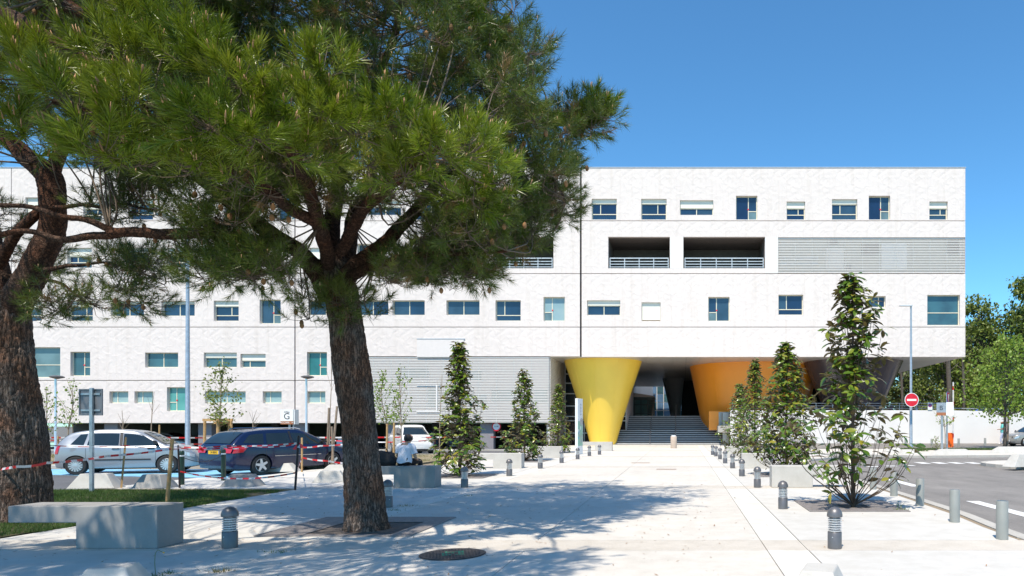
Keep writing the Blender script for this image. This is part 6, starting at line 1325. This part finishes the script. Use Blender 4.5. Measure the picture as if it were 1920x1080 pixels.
magnolia(1475, 890, 4.15, [(0, .2), (.1, .85), (.2, 1.15), (.35, 1.1), (.5, .8), (.65, .62), (.8, .4), (.92, .26), (1, .05)], 220, 11, 180, .215, 'second young magnolia on the road side, rising behind the first white bench', 15, .12, 0, 21.2)
magnolia(1415, 860, 4.4, [(0, .3), (.1, 1.0), (.25, 1.15), (.4, 1.0), (.6, .72), (.75, .42), (.9, .24), (1, .05)], 190, 12, 0, .19, 'third young magnolia on the road side, in front of the orange cone', 25, .06, 0, 29.5)
magnolia(1388, 845, 3.9, [(0, .4), (.1, 1.05), (.3, 1.1), (.5, .85), (.7, .6), (.9, .26), (1, .05)], 190, 12, 0, .19, 'small dense magnolia nearest the stairs on the orange cone side', 35, .05, 0, 38)
magnolia(863, 893, 4.1, [(0, .2), (.07, .75), (.18, .88), (.30, .80), (.42, .62), (.55, .62), (.63, .44), (.72, .26), (.8, .34), (.9, .30), (1, .05)], 170, 11, 180, .20, 'first parking-side magnolia, right behind the bench with the seated woman', 45, .07, -.05)
magnolia(983, 864, 3.95, [(0, .3), (.08, .9), (.25, 1.0), (.33, .8), (.42, .5), (.55, .58), (.7, .42), (.85, .34), (1, .06)], 170, 12, 0, .19, 'second parking-side magnolia with a wide skirt, before the louvred screen', 55, .05)
magnolia(1047, 849, 3.85, [(0, .5), (.08, .75), (.25, .78), (.45, .62), (.65, .42), (.85, .24), (1, .06)], 170, 12, 0, .18, 'third parking-side magnolia, a slim dense cone beside the yellow pier', 65, .03)

# ================================================================ young broadleaf trees
def young_tree(px, base_y, h, crad, nleaf, mat, label, seed, ls=.09, zlo=.35, z=.05, trunk='paletrunk', tr=.035, Y=None, group=None, nb=22, spread=1.0, kind_name='young_tree'):
    rg = np.random.default_rng(seed); b = G(px, base_y, z) if Y is None else Vector(((px - CX) / F * Y, Y, z)); t = thing(kind_name, b, label, 'tree', group)
    m = MB(); ax = spline([(0, 0, -.05), (rg.normal(0, .05), rg.normal(0, .05), h * .35), (rg.normal(0, .08), rg.normal(0, .08), h * .7), (rg.normal(0, .08), 0, h * .98)], 18); m.tube([tuple(q) for q in ax], list(np.linspace(tr, tr * .2, len(ax))), 8); m.build('trunk', trunk, t, smooth='full')
    br = MB(); pos = []
    for k in range(nb):
        te = zlo + (1 - zlo) * (k + rg.random()) / nb; rad = crad * math.sin(math.pi * min(.97, .22 + .78 * (te - zlo) / (1 - zlo))) ** .7 * rg.uniform(.5, 1.1); ph = k * 2.4 + rg.normal(0, .5); low = max(zlo * .8, te - .22); s = np.array([np.interp(low * h, ax[:, 2], ax[:, i]) for i in range(3)]); e = s * [1, 1, 0] + np.array([math.cos(ph) * rad, math.sin(ph) * rad, te * h])
        cv = spline([tuple(s), tuple((s + e) / 2 + np.array([0, 0, -.05 * rad])), tuple(e)], 8); br.tube([tuple(q) for q in cv], list(np.linspace(tr * .3, .005, len(cv))), 4, cap=False)
        for i in range(int(nleaf / nb)):
            u = rg.uniform(.25, 1.0) ** .7; p = np.array([np.interp(u, np.linspace(0, 1, len(cv)), cv[:, a]) for a in range(3)]); pos.append(p + rg.normal(0, .045 + .05 * crad * spread, 3))
    br.build('branches', trunk, t, smooth='full', fix=False)['kind'] = 'stuff'
    if pos:
        pos = np.array(pos); n = len(pos); d = rg.normal(size=(n, 3)); d[:, 2] -= .5; nr = rg.normal(size=(n, 3)) * .7 + [0, -.3, .8]; tv, tf = leaf_template(3, .2, .25, .42)
        v, f, q = scatter(tv, tf, pos, frames(d, nr), ls * rg.uniform(.6, 1.2, n), rg.random(n)); o = np_mesh('crown', v, f, mat, t, tint=q); o['kind'] = 'stuff'
    return t
young_tree(88, 857, 3.4, .55, 150, 'lime', 'thin young tree with sparse leaves, nearest the left pine trunk', 3, .11, .4)
young_tree(130, 856, 3.8, .6, 190, 'lime', 'thin young tree behind the sign back and the silver car', 4, .11, .42)
young_tree(415, 857, 4.6, 1.0, 620, 'wood_c', 'young leafy tree in a wooden frame between the two parked cars', 5, .12, .38, spread=1.6)
young_tree(722, 854, 4.3, .75, 520, 'lime', 'leafy young tree tight against the big pine trunk', 6, .11, .42)
young_tree(752, 855, 4.4, .65, 260, 'lime', 'sparser young tree before the louvred screen beside the seated woman', 7, .11, .40)
for px, base, h, sd, lab in ((236, 858, 2.2, 8, 'bare forked sapling rising behind the silver car roof'), (478, 856, 2.3, 9, 'bare forked sapling rising behind the navy car roof'), (287, 857, 3.1, 10, 'bare single-stemmed sapling beside the far stake behind the silver car'), (824, 850, 4.3, 12, 'bare tall sapling against the louvred screen'), (618, 857, 4.8, 13, 'bare thin sapling just before the big pine trunk')):
    young_tree(px, base, h, .42, 0, 'lime', lab, sd, zlo=.72 if h < 2.5 else .8, nb=6 if h < 2.5 else 4, tr=.032)
fr = thing('support_frame', G(412, 857, .05), 'wooden support frame of posts and rails round the young leafy tree', 'support frame')
for x, y in ((-.72, 0), (.55, 0), (.05, .6), (.15, -.35)): m = MB(); m.tube([(x, y, -.05), (x * .97, y, 1.78)], .06, 9); m.build('post', 'stake', fr, smooth=True)
m = MB(); m.box(-.78, .62, -.05, .04, 1.68, 1.80); m.build('rail', 'stake', fr); m = MB(); m.box(-.02, .08, -.4, .62, 1.56, 1.66); m.build('rail', 'stake', fr)
for px, b, tp, lab in ((725, 856, 795, 'orange-brown stake between the two young trees by the seated woman'), (738, 858, 793, 'brown stake in front of the small white car')):
    stake(px, b, px + 1, tp, .05, 'stake', 'tree_stake', lab, z=.05)
young_tree(1772, 845, 3.5, .75, 230, 'lime', 'small leafy tree behind the letter B sign', 21, .12, .5, .03)
young_tree(1757, 845, .9, .42, 70, 'lime', 'tiny sparse shrub at the foot of the letter B sign', 22, .09, .2, .03, kind_name='small_shrub')
t = young_tree(1884, 842, 7.2, 2.9, 3600, 'lime', 'spreading lime-green young tree beside the grey car', 23, .19, .36, .04, 'darktrunk', .11, nb=60, spread=2.0)
stake(1889, 842, 1891, 772, .06, 'greyste', 'tree_stake', 'grey stake leaning along the lime-green tree trunk', z=.04)

# ================================================================ woodland behind on the right
def broadleaf(x, y, h, cr, mat, label, seed, n=2600, ls=.42, z0=1.5, crown_lo=.25, tr=.22):
    rg = np.random.default_rng(seed); t = thing('broadleaf_tree', (x, y, z0), label, 'tree', 'woodland trees behind the hospital')
    ax = spline([(0, 0, -.3), (rg.normal(0, .2), rg.normal(0, .2), h * .3), (rg.normal(0, .5), rg.normal(0, .4), h * .65), (rg.normal(0, .6), 0, h * .95)], 14); m = MB(); m.tube([tuple(q) for q in ax], list(np.linspace(tr, .03, len(ax))), 8)
    m.build('trunk', 'darktrunk', t, smooth='full'); pos = []; br = MB(); nc = int(n / 55)
    for k in range(nc):
        te = crown_lo + (1 - crown_lo) * rg.random() ** .85; rad = cr * math.sin(math.pi * min(.98, .18 + .8 * (te - crown_lo) / (1 - crown_lo))) ** .6 * rg.uniform(.35, 1.05); ph = rg.uniform(0, 2 * math.pi); s = np.array([np.interp(max(.15, te - .15) * h, ax[:, 2], ax[:, i]) for i in range(3)]); e = np.array([s[0] + math.cos(ph) * rad, s[1] + math.sin(ph) * rad, te * h])
        br.tube([tuple(s), tuple((s + e) / 2 + np.array([0, 0, -.2])), tuple(e)], [.07, .05, .015], 4, cap=False); k_ = int(55 * rg.uniform(.6, 1.4)); sg = np.array([.62, .62, .36]) * rg.uniform(.6, 1.2) * (cr / 3.2) ** .5; pos.append(e + rg.normal(size=(k_, 3)) * sg)
    br.build('limbs', 'darktrunk', t, smooth='full', fix=False)['kind'] = 'stuff'
    pos = np.concatenate(pos); k_ = len(pos); nr = rg.normal(size=(k_, 3)) * .6 + [0, -.3, .8]; d = rg.normal(size=(k_, 3)); d[:, 2] -= .4; tv, tf = leaf_template(3, .25, .3, .4)
    v, f, q = scatter(tv, tf, pos, frames(d, nr), ls * rg.uniform(.5, 1.15, k_), rg.random(k_)); o = np_mesh('crown', v, f, mat, t, tint=q); o['kind'] = 'stuff'
WOOD = [(37.5, 74, 15.6, 3.6, 'wood_a', 'tallest feathery tree of the wood, right behind the lime-green tree', 3600), (33.5, 77, 14.2, 3.2, 'wood_a', 'tree of the wood directly beside the hospital end wall', 3200), (42.5, 72, 13.2, 3.4, 'wood_c', 'yellowish tree of the wood at the picture edge', 3000), (47, 75, 15, 3.8, 'wood_a', 'tall tree of the wood beyond the picture edge', 2200),
        (28.5, 74, 8.2, 2.8, 'wood_c', 'low bright tree of the wood seen under the building between pole and cone', 2400), (31.5, 70, 8.0, 2.6, 'wood_a', 'low tree of the wood under the building corner beside the dark trunk', 2400), (26.0, 82, 9.5, 3.2, 'wood_b', 'dark tree of the wood seen low behind the plum cone', 2400), (30.0, 86, 11, 3.6, 'wood_b', 'dark tall tree of the wood deep behind the no-entry sign', 2400), (35, 84, 13, 3.8, 'wood_b', 'dark backing tree of the wood behind the hospital corner', 2400),
        (40, 82, 14.5, 4.0, 'wood_b', 'dark backing tree of the wood behind the feathery tree', 2600), (45, 84, 14, 4, 'wood_b', 'dark backing tree of the wood behind the yellowish tree', 2400), (36.5, 66, 7.5, 2.6, 'wood_a', 'rounded low tree of the wood behind the white ramp wall', 2400), (41, 65, 7.0, 2.6, 'wood_b', 'low dark tree of the wood behind the grey car', 2200), (22.5, 88, 10, 3.4, 'wood_b', 'darkest tree of the wood seen beside the plum cone edge', 2200), (52, 80, 15, 4.2, 'wood_b', 'backing tree of the wood farthest along', 2000)]
BACK = ('directly behind the plum cone', 'between plum cone and lamp post', 'behind the no-entry sign', 'behind the bare corner trunk', 'behind the hospital corner', 'behind the lime-green tree crown', 'behind the lime-green tree trunk', 'behind the grey car', 'past the picture edge')
for i, s_ in enumerate(BACK): WOOD.append((22 + i * 4.4, 97 + (i % 3) * 3, 13.5 + (i % 2) * 1.5, 4.6, 'wood_b', 'deep shady backing tree of the wood, ' + s_, 3600))
for i, (x, y, h, cr, mt, lab, n) in enumerate(WOOD): broadleaf(x, y, h, cr, mt, lab, 100 + i, int(n * 1.25), crown_lo=.03 if (h < 12 or y > 95) else .14)
for px, y, lab in ((1778, 64, 'tall bare dark trunk standing at the hospital corner'), (1806, 69, 'slim bare dark trunk just past the hospital corner'), (1690, 73, 'slim pale leaning trunk beside the plum cone')):
    t = thing('bare_trunk', ((px - CX) / F * y, y, 1.5), lab, 'tree'); m = MB(); m.tube([(0, 0, -.2), (.1, 0, 3), (-.05, 0, 6.5), (.1, 0, 9)], [.27, .23, .2, .15] if px == 1778 else [.16, .14, .12, .08], 10); m.build('trunk', 'darktrunk', t, smooth='full')
    br = MB()
    for k in range(7): z_ = 5 + k * .55; a = k * 2.2; br.tube([(0, 0, z_), (math.cos(a) * 1.0, math.sin(a) * 1.0, z_ + .9)], [.05, .015], 5)
    br.build('limbs', 'darktrunk', t, smooth='full')

# ================================================================ grass, weeds, litter
def blades(name, pts, h, w, mat, label=None, parent=None, hv=.5):
    n = len(pts); d = RNG.normal(0, .45, (n, 3)); d[:, 2] = 1; d = unit(d); wv = unit(np.cross(d, RNG.normal(size=(n, 3)))) * w / 2; hh = h * RNG.uniform(1 - hv, 1 + hv, (n, 1)); v = np.stack([pts - wv, pts + wv, pts + d * hh], 1).reshape(-1, 3)
    o = np_mesh(name, v, np.arange(3 * n).reshape(-1, 3), mat, parent, tint=np.repeat(np.clip(RNG.random(n), .01, .99), 3)); o['kind'] = 'stuff'; return o
def rect_pts(n, x0, x1, y0, y1, z, keep=None):
    p = np.stack([RNG.uniform(x0, x1, n), RNG.uniform(y0, y1, n), np.full(n, z)], 1)
    if keep is not None: p = p[[keep(q) for q in p]]
    return p
patch = lambda s, c: (lambda q: mnoise.noise(Vector((q[0] * s, q[1] * s, 3.3))) > c)
blades('lawn_grass', np.concatenate([rect_pts(70000, -15.5, -9.45, 9.2, 16.2, .0, patch(.9, -.35)), rect_pts(16000, -20, -13, 12, 16.3, 0), rect_pts(5000, -9.5, -9.28, 9.0, 16.2, .0, patch(2.5, .05))]), .055, .007, 'lawn')
blades('dry_grass', np.concatenate([rect_pts(24000, -34, -10.5, 26.1, 35.3, .05, patch(.5, .0)), rect_pts(1200, -14.5, -9.5, 20, 26, 0, patch(.8, .35))]), .07, .012, 'straw'); blades('dry_green_grass', rect_pts(16000, -34, -10.5, 26.1, 35.3, .05, patch(.7, .12)), .07, .012, 'lawn')
blades('verge_grass', np.concatenate([rect_pts(15000, 13.2, 30, 41.4, 43.0, .034), rect_pts(1200, 12.2, 14.2, 39.4, 41.4, .03)]), .10, .02, 'lawn')
def weed(px, py, n, h, spread, mat, label, name='weed'):
    b = G(px, py); t = thing(name, b, label, 'weed'); p = np.stack([RNG.normal(0, spread, n), RNG.normal(0, spread * .6, n), np.zeros(n)], 1)
    d = p * [2.2 / max(spread, .02) * .35, 2, 0] * .5 + RNG.normal(0, .35, (n, 3)); d[:, 2] = RNG.uniform(.5, 1.1, n); d = unit(d); wv = unit(np.cross(d, RNG.normal(size=(n, 3)))) * .004; hh = h * RNG.uniform(.5, 1.3, (n, 1)); v = np.stack([p - wv, p + wv, p + d * hh], 1).reshape(-1, 3)
    np_mesh('leaf_blades', v, np.arange(3 * n).reshape(-1, 3), mat, t, tint=np.repeat(RNG.random(n), 3))['kind'] = 'stuff'; return t
weed(412, 1072, 60, .06, .06, 'straw', 'dry grass tuft at the bottom before the bollard beside the bench'); weed(522, 1035, 50, .035, .10, 'lawn', 'flat green weed in the paving joint near the pine grate'); weed(764, 949, 50, .06, .09, 'straw', 'brown dry tuft beside the bollard behind the big trunk'); weed(738, 957, 50, .035, .12, 'lawn', 'flat green weed at the foot of the bollard behind the trunk'); weed(879, 930, 24, .05, .04, 'lawn', 'small green tuft in the joint past the shaded bench'); weed(320, 1076, 30, .05, .05, 'lawn', 'small yellow-green weed at the bottom picture edge')
weed(1690, 957, 34, .09, .05, 'lime', 'small green seedling at the corner of the foreground tree grate'); weed(1686, 950, 20, .12, .03, 'lime', 'leafy seedling growing in the foreground tree grate')
b = G(292, 1084); t = thing('wild_flower', b, 'thin drooping flower stalk at the bottom before the bench', 'weed'); m = MB(); m.tube([(0, 0, 0), (-.01, 0, .16), (-.005, 0, .25), (.02, 0, .285), (.055, 0, .27), (.075, 0, .26)], .0028, 5); m.build('stalk', 'lime', t, smooth='full'); m = MB(); m.lathe([(.002, -.008), (.008, 0), (.003, .008)], 8, (.08, 0, .258)); m.build('flower_head', 'plate_y', t); blades('leaf_blades', rect_pts(30, -.06, .06, -.04, .04, 0), .05, .008, 'lawn', parent=t)
n = 1500; pos = np.concatenate([rect_pts(1250, -9, .5, 5, 18, .006), rect_pts(250, -9, 4.5, 5, 40, .006)]); tv, tf = leaf_template(3, .3, -.25, .16); d = RNG.normal(size=(n, 3)) * [1, 1, .05]; nr = RNG.normal(size=(n, 3)) * .2 + [0, 0, 1]
v, f, q = scatter(tv, tf, pos, frames(d, nr), RNG.uniform(.010, .055, n) * np.where(RNG.random(n) < .07, 1.7, 1), RNG.random(n)); o = np_mesh('leaf_litter', v, f, 'litter'); o['kind'] = 'stuff'
